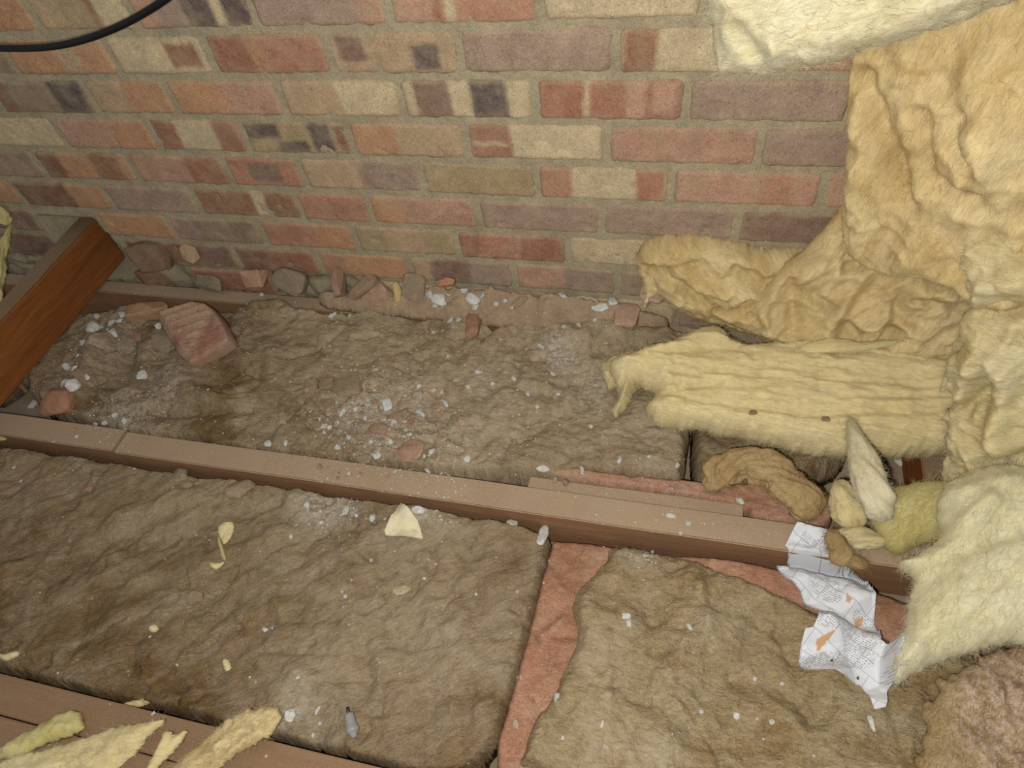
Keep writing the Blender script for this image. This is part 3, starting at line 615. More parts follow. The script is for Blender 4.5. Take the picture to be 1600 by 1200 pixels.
slb = slab('insulation_slab', (0.25, -0.285, 0.098), (1, -.01, 0), (0, 1, .34), [(948, 578), (962, 566), (1000, 556), (1050, 540), (1100, 520), (1128, 522), (1140, 545), (1200, 548), (1300, 532), (1380, 545), (1450, 562), (1530, 585), (1540, 640), (1520, 700), (1480, 716), (1400, 714), (1330, 716), (1250, 712), (1180, 690), (1090, 674), (1045, 672), (1015, 658), (1003, 640), (1030, 622), (1012, 606), (990, 600), (972, 612), (960, 600)],
     M_WOOL_YELLOW, T=0.070, R=0.036, lumps=(0.012, 0.04), fold=(0.002, 0.025), streak=(.008, .012, 12), fdir=-.06, rag=0.006, res=0.0028, seed=26, grey=[(1080, 535, .03, .6), (1140, 545, .03, .5)],
     ridges=[([(1010, 560), (1080, 545), (1140, 555)], .012, .014), ([(1050, 600), (1060, 625), (1120, 615)], -.010, .006), ([(1020, 625), (1100, 645), (1250, 665), (1480, 655)], -.010, .007), ([(1060, 590), (1200, 580), (1450, 590)], .007, .012), ([(1240, 520), (1330, 530), (1390, 535)], .012, .010), ([(1100, 600), (1260, 610), (1460, 625)], -.007, .005), ([(960, 570), (1000, 590)], .01, .01), ([(1300, 640), (1480, 636)], -.007, .005), ([(1020, 570), (1120, 565), (1160, 570)], -.010, .007)], under=.012, fibres=1400, fuzz=7000)
tag(slb, 'long pale yellow insulation slab with layered streaks, lying at right of the rubble', 'insulation')
tip = slab('insulation_wisp', (-0.06, -0.17, 0.118), (1, 0, 0), (0, 1, .35), [(946, 606), (938, 586), (942, 568), (958, 558), (990, 550), (1020, 556), (1040, 575), (1020, 596), (1000, 604), (988, 622), (974, 646), (960, 654), (957, 642), (966, 618), (962, 604), (952, 612)],
     M_WOOL_CREAM, T=0.032, R=0.022, lumps=(.016, .016), fold=(.006, .014), streak=(.008, .009, 5), fdir=.75, rag=.006, res=.0022, seed=43, under=.006, ridges=[([(960, 575), (985, 590), (968, 640)], .012, .008), ([(950, 600), (962, 585)], -.012, .006)], fibres=500, fuzz=900)
tag(tip, 'whitish torn tip curling down at the left end of the yellow slab', 'insulation')
sw = slab('insulation_sheet', (0.36, -0.645, 0.115), (1, 0.1, .36), (-.05, 1, .22), [(1395, 1076), (1390, 1050), (1402, 1000), (1422, 935), (1434, 906), (1390, 884), (1440, 866), (1470, 845), (1460, 790), (1480, 752), (1560, 728), (1640, 735), (1760, 760), (1780, 950), (1660, 1020), (1600, 1008), (1540, 1012), (1480, 1030), (1430, 1052)],
     M_WOOL_PALEYELLOW, T=0.055, R=0.045, lumps=(0.018, 0.055), fold=(0.004, 0.04), streak=(.005, .022, 7), fdir=.75, rag=0.006, res=0.0035, seed=27,
     ridges=[([(1400, 885), (1470, 860), (1540, 800)], .018, .014), ([(1440, 915), (1520, 865), (1600, 845)], -.014, .014), ([(1410, 1050), (1440, 980), (1520, 930)], .008, .02), ([(1520, 760), (1600, 740)], -.010, .014), ([(1490, 790), (1560, 760)], .010, .014)], under=.012, fibres=900, fuzz=6000)
tag(sw, 'pale yellow insulation sheet sweeping down to a point beside the crumpled paper', 'insulation')
gl = slab('insulation_lump', (0.37, -0.40, 0.125), (1, 0.0, .2), (0, 1, .35), [(1348, 800), (1375, 770), (1420, 757), (1475, 752), (1520, 770), (1510, 820), (1470, 845), (1425, 855), (1405, 868), (1385, 858), (1365, 830)],
     M_WOOL_GREEN, T=0.055, R=0.045, lumps=(0.010, 0.04), fold=(0.003, 0.02), streak=(.004, .012, 6), fdir=.7, rag=0.003, res=0.003, seed=28, under=.025, fibres=400, fuzz=1500)
tag(gl, 'greenish yellow lump of insulation under the white finger of wool', 'insulation')
wf = worm('insulation_strip', [(1328, 652, .20, .006), (1338, 690, .205, .016), (1352, 735, .205, .023), (1368, 775, .20, .027), (1380, 812, .17, .026)], M_WOOL_WHITE, 31, lump=.3, fibres=300)
tag(wf, 'whitish tapering finger of wool standing against the long yellow slab', 'insulation')
ar = worm('insulation_curl', [(1108, 768, .125, .024), (1122, 742, .135, .030), (1165, 725, .15, .028), (1215, 738, .15, .032), (1252, 775, .135, .038), (1268, 812, .115, .040)], M_WOOL_TAN, 32, lump=.75, squash=.8, fibres=400)
tag(ar, 'tan arched curl of insulation bridging over the batten end', 'insulation')
lm = worm('insulation_lump', [(1308, 752, .13, .014), (1318, 775, .135, .022), (1328, 800, .13, .026), (1330, 825, .115, .022)], M_WOOL_CREAM, 33, lump=.4, fibres=80)
tag(lm, 'small cream lump of wool between the arched curl and the white finger', 'insulation')
lm = worm('insulation_lump', [(1300, 838, .115, .014), (1340, 840, .12, .018), (1385, 848, .115, .012)], M_WOOL_CREAM, 34, lump=.4, fibres=60)
tag(lm, 'flat cream tuft of wool lying on the long joist behind the paper', 'insulation')
wsp = worm('insulation_strip', [(1470, 612, .27, .004), (1488, 585, .275, .010), (1508, 550, .28, .020), (1530, 515, .28, .022)], M_WOOL_CREAM, 35, lump=.3, fibres=60)
tag(wsp, 'grey white pointed tuft hanging above the right end of the yellow slab', 'insulation')
wsp = worm('insulation_strip', [(1250, 545, .235, .010), (1300, 540, .24, .016), (1350, 542, .235, .009), (1412, 532, .235, .003)], M_WOOL_YELLOW, 36, lump=.25, squash=.6, fibres=60)
tag(wsp, 'thin pale wisp lying along the back edge of the yellow slab', 'insulation')
pk = slab('insulation_batt', (0.42, -0.78, 0.082), (1, .1, .09), (0, 1, .06), [(1445, 1240), (1426, 1190), (1452, 1150), (1440, 1112), (1468, 1090), (1462, 1062), (1500, 1048), (1520, 1024), (1560, 1012), (1640, 1000), (1760, 1040), (1760, 1260), (1560, 1330)],
     M_WOOL_PALE, T=0.022, R=0.08, lumps=(0.036, 0.045), fold=(0.010, 0.03), streak=(.006, .02, 3), fdir=.8, rag=0.014, res=0.0035, seed=29, under=.03, dust=[(1575, 1100, .05, 1), (1600, 1160, .06, 1), (1540, 1075, .03, .7), (1540, 1170, .04, .8), (1590, 1060, .04, .7)], fibres=300, fuzz=3000)
tag(pk, 'pinkish flecked insulation bulging up in the bottom right corner', 'insulation')

# --- torn pieces at the left
lp = slab('insulation_offcut', (-0.75, -0.93, 0.113), (1, 0, 0), (0, 1, .10), [(-40, 1215), (0, 1190), (90, 1166), (170, 1142), (236, 1123), (264, 1124), (240, 1150), (215, 1178), (180, 1205), (130, 1240), (0, 1290)], M_WOOL_YELLOW, T=0.018, R=0.03, lumps=(.010, .03), fold=(.003, .02), streak=(.006, .012, 8), fdir=.35, rag=.006, res=.003, seed=51, fibres=300, fuzz=1500)
tag(lp, 'long pale yellow offcut of wool pointing right in the bottom left corner', 'insulation')
lp = slab('insulation_offcut', (-0.80, -0.91, 0.108), (1, 0, 0), (0, 1, .10), [(-30, 1185), (30, 1150), (75, 1128), (98, 1108), (125, 1112), (138, 1140), (112, 1152), (60, 1172), (0, 1196)], M_WOOL_GREEN, T=0.018, R=0.02, lumps=(.012, .016), fold=(.006, .015), rag=.007, res=.003, seed=52, fibres=90)
tag(lp, 'greenish offcut of wool with a rounded lobe behind the long pale offcut', 'insulation')
lp = slab('insulation_offcut', (-0.60, -0.92, 0.112), (1, 0, 0), (0, 1, .10), [(362, 1122), (400, 1108), (434, 1103), (440, 1118), (432, 1140), (400, 1160), (370, 1185), (330, 1215), (280, 1235), (262, 1210), (310, 1165)], M_WOOL_GOLD, T=0.016, R=0.014, lumps=(.014, .02), fold=(.006, .018), streak=(.009, .014, 5), fdir=.75, rag=.009, res=.0028, seed=53, fibres=160, fuzz=1500)
tag(lp, 'ragged golden offcut of wool lying across the reddish joist', 'insulation')
lp = slab('insulation_offcut', (-0.68, -0.93, 0.112), (1, 0, 0), (0, 1, .10), [(262, 1140), (280, 1148), (294, 1138), (284, 1165), (262, 1185), (240, 1215), (222, 1215), (240, 1180), (252, 1160)], M_WOOL_YELLOW, T=0.010, R=0.010, lumps=(.008, .014), rag=.006, res=.0028, seed=54, fibres=60)
tag(lp, 'small forked yellow tuft between the two larger offcuts at bottom left', 'insulation')
for q, (pa, lab) in enumerate([([(-30, 330, .30, .02), (2, 335, .30, .018), (12, 352, .28, .010)], 'yellow tuft of wool at the left edge against the dark bricks, upper one'),
                               ([(18, 350, .27, .004), (4, 385, .24, .012), (-6, 440, .20, .018), (-4, 480, .17, .014)], 'long yellow strip of wool at the left edge behind the tall beam'),
                               ([(-8, 678, .085, .012), (8, 682, .085, .007), (14, 672, .085, .004)], 'little yellow tuft at the left edge under the joist end')]):
    tag(worm('insulation_tuft', pa, M_WOOL_GREEN, 60 + q, lump=.9, fibres=60), lab, 'insulation')

# ------------------------------------------------------------------ everything dropped on it
VS = []; FS = []; off = 0
for v_, f_ in GROUND:
    VS += v_.tolist(); FS += [[i + off for i in f] for f in f_]; off += len(v_)
BVH = BVHTree.FromPolygons(VS, FS); del VS, FS
CV = Vector(CAM)
def hit(px, py):
    d = Vector(ray(px, py)).normalized(); r = BVH.ray_cast(CV, d)
    if r[0] is None: p = at(px, py, 2, .09); return np.array(p), np.array([0, 0, 1.0]), 1.2
    return np.array(r[0]), np.array(r[1]), abs(np.dot(np.array(r[0]) - CAM, RC[2]))
def down(x, y, z=0.45):
    r = BVH.ray_cast(Vector((x, y, z)), Vector((0, 0, -1)))
    return (np.array(r[0]), np.array(r[1])) if r[0] is not None else (None, None)

def hull(n=16, flat=0.6, seed=0, rough=0.25, boxy=0.0):
    g = np.random.default_rng(seed); P = g.normal(0, 1, (n, 3)); P /= np.linalg.norm(P, axis=1)[:, None]
    P *= (1 - rough * g.random((n, 1)))
    if boxy: P = np.sign(P) * np.abs(P) ** (1 - boxy)
    P[:, 2] *= flat
    bm = bmesh.new()
    for p in P: bm.verts.new(p)
    bmesh.ops.convex_hull(bm, input=bm.verts)
    for v in [v for v in bm.verts if not v.link_faces]: bm.verts.remove(v)
    bmesh.ops.bevel(bm, geom=list(bm.edges), offset=0.06, segments=1, affect='EDGES')
    bmesh.ops.triangulate(bm, faces=bm.faces)
    bm.verts.ensure_lookup_table(); bm.verts.index_update()
    V = np.array([v.co[:] for v in bm.verts]); F = [[v.index for v in f.verts] for f in bm.faces]; bm.free()
    V /= (np.abs(V).max(0) + 1e-9); V[:, 2] *= flat
    return V, F

def frame_at(nrm, ang, upbias=0.6):
    n = np.array(nrm) if nrm[2] > -.2 or True else nrm
    n = n * (1 - upbias) + np.array([0, 0, 1.0]) * upbias; n /= np.linalg.norm(n)
    # screen direction of the piece projected on its resting plane
    a = RC[0] * math.cos(ang) + RC[1] * math.sin(ang); a = a - n * (a @ n); a /= np.linalg.norm(a)
    return a, np.cross(n, a), n

def rock(name, px, py, w, h, col, label, cat, group=None, ang=0.0, flat=0.5, seed=1, boxy=0.25, mat=None, n=18, upbias=.6, sink=.35, smooth=False, rough=.25, wall_lean=False):
    P, nr, dep = hit(px, py)
    if wall_lean:
        t_ = .5 * flat * min(w, h) * dep / FPX
        P = at(px, py, 1, -0.008 - t_ * .9); nr = np.array([0, -.8, .6]); dep = abs((P - CAM) @ RC[2])
        if P[2] < .108: P = P + [0, 0, 0]
    m = dep / FPX
    if not wall_lean and nr[2] < .45:                       # met an upright face: it lies at the foot of that face instead
        y_ = P[1] - (.55 * max(w, h) * m + .004); q_, n_ = down(P[0], y_, P[2] + .02)
        if q_ is not None and abs(q_[2] - P[2]) < .06: P, nr = q_, n_
    a, b, nn = frame_at(nr, math.radians(ang), upbias)
    V, F = hull(n, 1.0, seed, rough, boxy)
    fore = max(0.45, abs(nn @ RC[2]))
    sx, sy = w * m / 2, h * m / 2 / fore; sz = flat * min(sx, sy)
    X = P + V[:, :1] * sx * a + V[:, 1:2] * sy * b + (V[:, 2:3] * sz + sz * (1 - 2 * sink) ) * nn
    c = np.array(lin(col)); g = np.random.default_rng(seed + 5)
    if mat is None: c = c * .6 + .4 * np.array(lin((152, 134, 110)))
    C = np.tile(c, (len(X), 1)) * g.uniform(.80, 1.08, (len(X), 1))
    o = mk(name, X, F, mat or M_RUBBLE, smooth=smooth, cols=C)
    tag(o, label, cat, group); return o

# the big grooved brick fragment: a thick slab of fired clay with combed ridges
gp, gn, _ = hit(318, 545)
gb = slab('brick_fragment', gp + np.array([0, 0, -.018]), (1, 0, 0), (0, 1, .25), [(259, 508), (285, 496), (312, 490), (334, 486), (352, 497), (366, 518), (380, 546), (366, 556), (345, 570), (320, 584), (308, 583), (290, 562), (272, 534)],
     M_RUBBLE, T=0.05, R=0.006, lumps=(.003, .03), fold=(.0012, .01), rag=.002, res=.0016, seed=71, soft=1, cols=(166, 138, 114), cols2=(150, 110, 92), under=.0,
     ridges=[([(272, 506), (322, 490)], .0055, .003), ([(280, 514), (338, 494)], .0055, .003), ([(290, 522), (344, 503)], .0055, .003), ([(300, 532), (336, 519)], .0035, .0028), ([(312, 541), (338, 530)], .003, .0025), ([(262, 512), (285, 550), (306, 578)], -.014, .012)])
tag(gb, 'large broken brick with combed ridges lying on the brown batt near the beam', 'brick')

RUB = [
 ('brick_fragment', 256, 481, 40, 50, (186, 146, 110), 'tan broken brick stub standing behind the ridged brick', 'brick', 80, .8, .3),
 ('mortar_lump', 256, 536, 56, 36, (132, 120, 98), 'grey round mortar cake half under the ridged brick', 'mortar', 5, .3, .1),
 ('brick_fragment', 98, 633, 80, 44, (168, 112, 86), 'rough red brick lump just above the joist, near the beam foot', 'brick', 8, .8, .25),
 ('brick_fragment', 218, 527, 16, 14, (158, 104, 82), 'small red brick crumb left of the grey mortar cake', 'brick', 0, .7, .2),
 ('brick_fragment', 398, 435, 50, 33, (188, 138, 112), 'small pink square cut brick piece on the wall joist', 'brick', -3, .8, .75),
 ('mortar_lump', 379, 455, 14, 11, (168, 158, 132), 'pale mortar cube beside the pink square brick piece', 'mortar', 0, .9, .7),
 ('mortar_lump', 326, 441, 62, 44, (126, 116, 94), 'jagged grey mortar shard left of the pink square brick piece', 'mortar', 10, .25, .2),
 ('mortar_lump', 455, 438, 58, 40, (128, 116, 96), 'grey mortar slab leaning on the wall right of the pink square piece', 'mortar', 20, .5, .45),
 ('brick_fragment', 245, 406, 88, 34, (108, 76, 56), 'dark broken brick end in the hole beside the beam, upper one', 'brick', 8, .9, .3),
 ('brick_fragment', 252, 437, 80, 20, (124, 82, 58), 'dark brick slice in the hole beside the beam, lower one', 'brick', 2, .8, .4),
 ('mortar_lump', 296, 396, 34, 26, (172, 142, 110), 'tan mortar smear wedged in the broken wall foot', 'mortar', 40, .5, .2),
 ('mortar_lump', 262, 420, 18, 7, (176, 168, 146), 'tiny pale mortar bar lying on the dark brick slice', 'mortar', 5, .8, .6),
 ('brick_fragment', 529, 440, 40, 48, (150, 116, 96), 'brown upright brick piece leaning on the wall, left of the sliver', 'brick', 0, .6, .6),
 ('brick_fragment', 570, 447, 62, 22, (148, 118, 96), 'long brown brick sliver leaning at a slant on the wall', 'brick', -35, .8, .5),
 ('brick_fragment', 591, 461, 44, 34, (186, 148, 122), 'pale pink brick shard under the slanting sliver', 'brick', -20, .7, .15),
 ('mortar_lump', 645, 446, 40, 58, (146, 126, 104), 'flat dusty mortar slab propped on the wall right of the yellow tuft', 'mortar', 12, .35, .5),
 ('brick_fragment', 698, 441, 38, 24, (192, 126, 94), 'orange brick crumb among white lumps by the wall', 'brick', -10, .8, .2),
 ('brick_fragment', 720, 468, 32, 30, (160, 128, 106), 'dull pink flat piece below the orange brick crumb', 'brick', 20, .5, .3),
 ('clay_fragment', 740, 508, 26, 52, (150, 104, 74), 'terracotta cone shaped fragment poking down the wall edge of the batt', 'brick', 5, .9, .1),
 ('mortar_lump', 816, 458, 30, 13, (160, 140, 112), 'narrow mortar sliver on the dust by the wall', 'mortar', -38, .7, .3),
 ('brick_fragment', 982, 466, 40, 38, (184, 146, 124), 'pink brick corner beside the golden torn lobe', 'brick', 15, .5, .55),
 ('brick_fragment', 1018, 466, 38, 16, (178, 150, 128), 'pale flat brick chip under the tip of the golden lobe', 'brick', 12, .5, .4),
 ('mortar_lump', 488, 604, 26, 22, (158, 132, 108), 'tan flat flake at the left of the flake group in mid batt', 'mortar', -10, .45, .3),
 ('mortar_lump', 512, 600, 28, 18, (148, 124, 100), 'brown flat flake second in the flake group in mid batt', 'mortar', -15, .45, .5),
 ('mortar_lump', 543, 607, 62, 32, (146, 126, 104), 'widest grey flake in the flake group in mid batt', 'mortar', -14, .25, .3),
 ('mortar_lump', 511, 634, 62, 36, (150, 130, 108), 'flat grey brown flake nearest the joist in the flake group', 'mortar', 4, .22, .3),
 ('mortar_lump', 622, 648, 52, 14, (150, 128, 104), 'long thin grey flake right of the flake group', 'mortar', -28, .5, .3),
 ('brick_fragment', 642, 660, 26, 15, (176, 128, 104), 'small pink brick chip amid white grit', 'brick', 5, .5, .3),
 ('brick_fragment', 590, 672, 36, 18, (160, 130, 110), 'pinkish flat chip above the oval brick chip', 'brick', 10, .4, .3),
 ('brick_fragment', 640, 706, 52, 34, (172, 134, 110), 'oval pink brick chip lying just behind the long joist', 'brick', -12, .4, .1),
 ('mortar_lump', 572, 716, 30, 18, (146, 126, 106), 'grey crumbly lump against the far edge of the joist', 'mortar', 0, .7, .1),
 ('stone_chip', 283, 743, 24, 20, (160, 144, 120), 'pale flat stone chip in front of the joist, left of three', 'stone', -20, .5, .1),
 ('stone_chip', 306, 747, 28, 15, (158, 142, 118), 'pale flat stone chip in front of the joist, middle of three', 'stone', 0, .5, .1),
 ('stone_chip', 375, 765, 52, 26, (150, 134, 110), 'largest grey stone chip in front of the joist, right of three', 'stone', -4, .45, .2),
 ('stone_chip', 305, 935, 26, 18, (140, 120, 98), 'small grey stone sunk in the streaky brown batt', 'stone', -40, .7, .2),
 ('brick_fragment', 140, 765, 14, 10, (176, 124, 96), 'tiny pink brick crumb on the streaky batt at left', 'brick', -15, .6, .2),
 ('stone_chip', 628, 922, 30, 12, (206, 188, 152), 'tan curled flake on the brown batt below the cream paper scrap', 'stone', -25, .3, .2),
 ('mortar_lump', 868, 752, 13, 13, (188, 176, 156), 'pale pebble on the batten, left of two', 'mortar', 0, .8, .1),
 ('mortar_lump', 884, 754, 16, 11, (146, 132, 108), 'brown pebble on the batten, right of two', 'mortar', 0, .8, .1),
 ('stone_chip', 806, 1131, 16, 20, (196, 176, 152), 'pale beige stone flake on the pink strip at the bottom', 'stone', 20, .4, .1),
 ('stone_chip', 946, 1166, 14, 16, (196, 182, 160), 'small beige chip on the batt right of the pink strip', 'stone', 30, .5, .2),
 ('brick_fragment', 1290, 655, 14, 8, (150, 118, 98), 'little grey flake stuck on the long yellow slab', 'stone', 10, .4, .2),
 ('brick_fragment', 1176, 645, 14, 8, (130, 90, 66), 'little brown crumb stuck on the long yellow slab', 'stone', 10, .6, .1),
]
for q, (nm, px, py, w, h, c, lab, cat, ang, flat, boxy) in enumerate(RUB):
    wallish = py < 470 and 270 < px < 730 and px not in (262, 379)
    rock(nm, px, py, w, h, c, lab, cat, ang=ang, flat=flat, seed=200 + q, boxy=boxy, n=22, upbias=.7 if not wallish else .0, sink=.3 if not wallish else .5, wall_lean=wallish)
tag(worm('insulation_tuft', [(616, 440, .165, .007), (622, 455, .15, .010), (622, 474, .13, .007)], M_WOOL_GOLD, 66, nseg=16, ns=14), 'golden tuft of wool caught between brick shards by the wall', 'insulation')

WL = [(940, 444, 28, 15, 'white plaster lump by the golden lobe, upper of the two'), (959, 461, 15, 20, 'white plaster lump by the golden lobe, lower of the two'),
 (688, 468, 30, 20, 'largest white lump left of the dull pink piece by the wall'), (740, 467, 24, 26, 'largest white lump right of the dull pink piece by the wall'),
 (848, 732, 24, 13, 'white oval pebble on the batt just behind the batten'), (822, 822, 27, 20, 'round white plaster disc in front of the long joist'), (848, 838, 23, 27, 'smooth white egg shaped lump beside the round white disc'),
 (800, 797, 20, 9, 'white splash shaped crumb on top of the joist above the round white disc'), (440, 760, 16, 12, 'white pebble close to the joist, right of the stone chips'), (503, 817, 14, 10, 'white pebble below the chalky patch in front of the joist'),
 (419, 694, 12, 9, 'left of two white cubes behind the joist'), (447, 693, 16, 14, 'right of two white cubes behind the joist'), (115, 603, 24, 21, 'white plaster lump resting on the rough red brick lump'),
 (148, 512, 28, 16, 'biggest white lump beside the tall beam'), (222, 588, 17, 16, 'white lump on the bulge left of the ridged brick'), (52, 633, 12, 14, 'white crumb at the foot of the tall beam'),
 (286, 487, 20, 12, 'white lump behind the ridged brick'), (247, 511, 22, 13, 'white lump touching the left corner of the ridged brick'), (453, 1118, 22, 24, 'powdery white clod right of the ragged golden offcut'),
 (250, 1114, 12, 11, 'white bead on the edge of the reddish joist'), (978, 963, 15, 9, 'upper white crumb of the close pair on the olive batt'), (983, 975, 9, 10, 'lower white crumb of the close pair on the olive batt'),
 (1362, 1131, 16, 20, 'white pebble below the point of the crumpled paper'), (1150, 1118, 11, 10, 'white crumb on the olive batt at the lower middle right'), (655, 797, 24, 13, 'chalky white lump behind the cream paper scrap'),
 (730, 718, 14, 17, 'pale round lump behind the joist right of the oval chip'), (605, 633, 18, 20, 'round white lump in the grit beside the grey flakes'), (1407, 722, 20, 15, 'white lump in the dark gap under the yellow slab'),
 (1048, 806, 16, 7, 'white plaster splash on the joist above the olive batt'), (1292, 822, 0, 0, None)]
WLAB = 'white plaster'
for q, (px, py, w, h, lab) in enumerate(WL):
    if not lab: continue
    rock('plaster_lump', px, py, w, h, (204, 202, 194), lab, 'plaster', ang=RNG.uniform(-30, 30), flat=.55, seed=300 + q, boxy=.05 if w > 20 else .3, mat=M_WHITE, n=26, smooth=False, rough=.15)
# smaller crumbs that nothing sets apart, zone by zone
ZONES = [('small white plaster crumb scattered between the tall beam and the ridged brick', 'crumbs between the beam and the ridged brick',
          [(105, 573, 18, 10), (122, 556, 14, 16), (100, 598, 9, 11), (197, 492, 22, 12), (214, 486, 14, 12), (178, 521, 18, 10), (175, 506, 14, 9), (136, 590, 8, 10), (160, 484, 9, 12), (205, 480, 10, 9), (188, 502, 10, 8), (130, 535, 12, 9), (152, 495, 10, 8), (165, 660, 12, 10), (180, 650, 14, 9), (195, 658, 10, 8), (150, 662, 9, 8), (118, 575, 9, 10)]),
         ('small white plaster crumb in the rubble along the wall foot', 'crumbs along the wall foot',
          [(703, 480, 14, 11), (672, 462, 12, 14), (726, 454, 12, 10), (744, 480, 14, 10), (700, 460, 9, 8), (752, 462, 10, 12), (680, 478, 10, 10), (716, 484, 9, 8), (880, 443, 12, 10), (905, 460, 9, 7), (930, 455, 10, 8), (518, 494, 10, 8), (545, 482, 7, 7), (525, 486, 8, 6), (410, 452, 7, 6), (860, 452, 8, 7), (775, 475, 9, 8), (790, 470, 8, 7)]),
         ('small white plaster crumb in the grit in the middle of the brown batt', 'crumbs in mid batt',
          [(657, 646, 13, 13), (527, 662, 9, 8), (547, 660, 9, 7), (570, 655, 9, 9), (528, 700, 12, 10), (535, 645, 8, 12), (556, 640, 10, 8), (580, 690, 8, 8), (634, 672, 9, 8), (600, 658, 9, 7), (640, 680, 8, 8), (590, 712, 12, 12), (500, 655, 9, 8), (515, 668, 8, 8), (545, 684, 8, 7), (675, 705, 8, 9), (505, 676, 9, 8), (610, 690, 8, 8), (665, 712, 10, 8), (575, 632, 9, 8), (615, 660, 9, 8), (560, 610, 8, 7)]),
         ('small white plaster crumb lying singly on the batt between rubble and yellow slab', 'single crumbs on the far batt',
          [(748, 582, 12, 7), (845, 541, 10, 12), (732, 605, 7, 7), (655, 604, 8, 7), (803, 592, 8, 7), (825, 616, 9, 9), (873, 614, 8, 10), (840, 636, 7, 7), (909, 593, 7, 6), (923, 666, 7, 7), (968, 718, 8, 12), (1014, 714, 7, 6), (912, 727, 8, 12), (880, 511, 7, 6), (905, 497, 7, 7), (930, 487, 7, 8), (800, 480, 6, 6), (770, 600, 8, 6), (700, 556, 6, 6), (1058, 728, 7, 9), (690, 612, 6, 9), (695, 630, 8, 14), (870, 570, 12, 10), (885, 582, 10, 8), (863, 585, 9, 10)]),
         ('small white plaster crumb on or against the long joist', 'crumbs on the joist',
          [(1075, 818, 11, 7), (1063, 833, 7, 5), (1121, 851, 9, 6), (540, 765, 10, 7), (525, 762, 9, 7), (640, 735, 10, 5), (668, 735, 14, 6), (700, 743, 12, 6), (690, 740, 9, 5), (365, 747, 8, 6), (802, 817, 8, 7), (1156, 783, 9, 12), (120, 683, 6, 6), (85, 692, 7, 5)]),
         ('small white plaster crumb on the brown batts in front of the long joist', 'crumbs on the front batts',
          [(540, 800, 12, 12), (582, 810, 12, 12), (500, 770, 9, 6), (480, 790, 10, 8), (556, 806, 8, 6), (455, 839, 7, 8), (33, 752, 8, 6), (22, 730, 6, 5), (580, 877, 6, 6), (540, 932, 6, 6), (663, 904, 6, 5), (744, 928, 5, 5), (415, 983, 11, 7), (426, 982, 7, 6), (465, 1058, 7, 6), (1096, 1111, 8, 7), (1206, 1128, 9, 8), (1078, 981, 9, 9), (1020, 862, 9, 10), (1012, 868, 7, 6), (1006, 855, 6, 8), (941, 1131, 7, 12), (878, 1155, 9, 8), (814, 1059, 6, 7), (870, 1090, 10, 9), (496, 1110, 6, 12), (490, 1150, 8, 8), (1180, 1061, 7, 6), (1222, 1068, 7, 6), (500, 1130, 6, 5), (240, 1115, 6, 6), (545, 740, 6, 6)])]
q = 0
for lab, grp, L in ZONES:
    for px, py, w, h in L:
        q += 1
        rock('plaster_crumb', px, py, w, h, (198, 197, 190), lab, 'plaster', grp, ang=RNG.uniform(-60, 60), flat=.7, seed=500 + q, boxy=.2, mat=M_WHITE, n=12, rough=.2)

def grit(name, spots, n, col, mat, label, cat, smin, smax, seed, base_col_var=.15):
    g = np.random.default_rng(seed); V = []; F = []; C = []
    octa = np.array([[1, 0, 0], [-1, 0, 0], [0, 1, 0], [0, -1, 0], [0, 0, 1], [0, 0, -1.0]])
    of = [[0, 2, 4], [2, 1, 4], [1, 3, 4], [3, 0, 4], [2, 0, 5], [1, 2, 5], [3, 1, 5], [0, 3, 5]]
    wsum = np.array([s[3] for s in spots], float); wsum /= wsum.sum()
    cols = [np.array(lin(c)) for c in col]
    for _ in range(n):
        s = spots[g.choice(len(spots), p=wsum)]
        if s[2] > 0: c0 = at(s[0], s[1], 2, .09)[:2]; p = c0 + g.normal(0, s[2], 2)
        else: p = np.array([g.uniform(-1.4, .4), g.uniform(-.87, -.01)])
        P, nr = down(p[0], p[1], 0.3 if s[2] <= 0 else .145)
        if P is None or P[2] > .16 or P[2] < .03: continue
        r = smin + (smax - smin) * g.random() ** 3.0
        o = octa * r * g.uniform(.5, 1.2, (6, 1)) * np.array([1, .8, .6]); a = g.uniform(0, 6.28); ca, sa = math.cos(a), math.sin(a)
        o = np.stack([o[:, 0] * ca - o[:, 1] * sa, o[:, 0] * sa + o[:, 1] * ca, o[:, 2]], 1)
        m = len(V); V += (P + o + [0, 0, r * .25]).tolist(); F += [[i + m for i in f] for f in of]
        cc = cols[g.integers(len(cols))] * g.uniform(1 - base_col_var, 1); C += [cc.tolist()] * 6
    o = mk(name, V, F, mat, smooth=False, cols=np.array(C)); tag(o, label, cat, kind='stuff'); return o
SP1 = [(600, 660, .09, 6), (560, 650, .05, 4), (650, 690, .05, 3), (880, 570, .035, 2), (800, 640, .12, 3), (190, 660, .04, 3), (190, 500, .05, 3), (120, 580, .06, 2), (700, 465, .06, 3), (520, 785, .04, 2), (650, 740, .05, 1), (820, 520, .2, 3), (880, 470, .08, 2), (300, 600, .1, 1.5), (560, 500, .12, 2), (670, 800, .04, 1), (1040, 770, .06, 1), (1020, 860, .02, .6), (0, 0, 0, 4)]
grit('plaster_grit', SP1, 6000, [(205, 203, 196), (192, 186, 172)], M_WHITE, 'fine white plaster grit sprinkled over the brown batts and joists', 'grit', .0005, .0032, 91)
SP2 = [(600, 660, .08, 6), (640, 700, .04, 3), (700, 470, .07, 2), (860, 465, .1, 5), (560, 620, .08, 3), (780, 455, .06, 3), (180, 650, .05, 1), (900, 450, .05, 2), (480, 470, .08, 1)]
grit('brick_grit', SP2, 1500, [(164, 132, 108), (150, 128, 104), (178, 136, 112), (190, 172, 150)], M_RUBBLE, 'loose brick and mortar grit heaped on the batt and along the wall foot', 'grit', .001, .0065, 92)
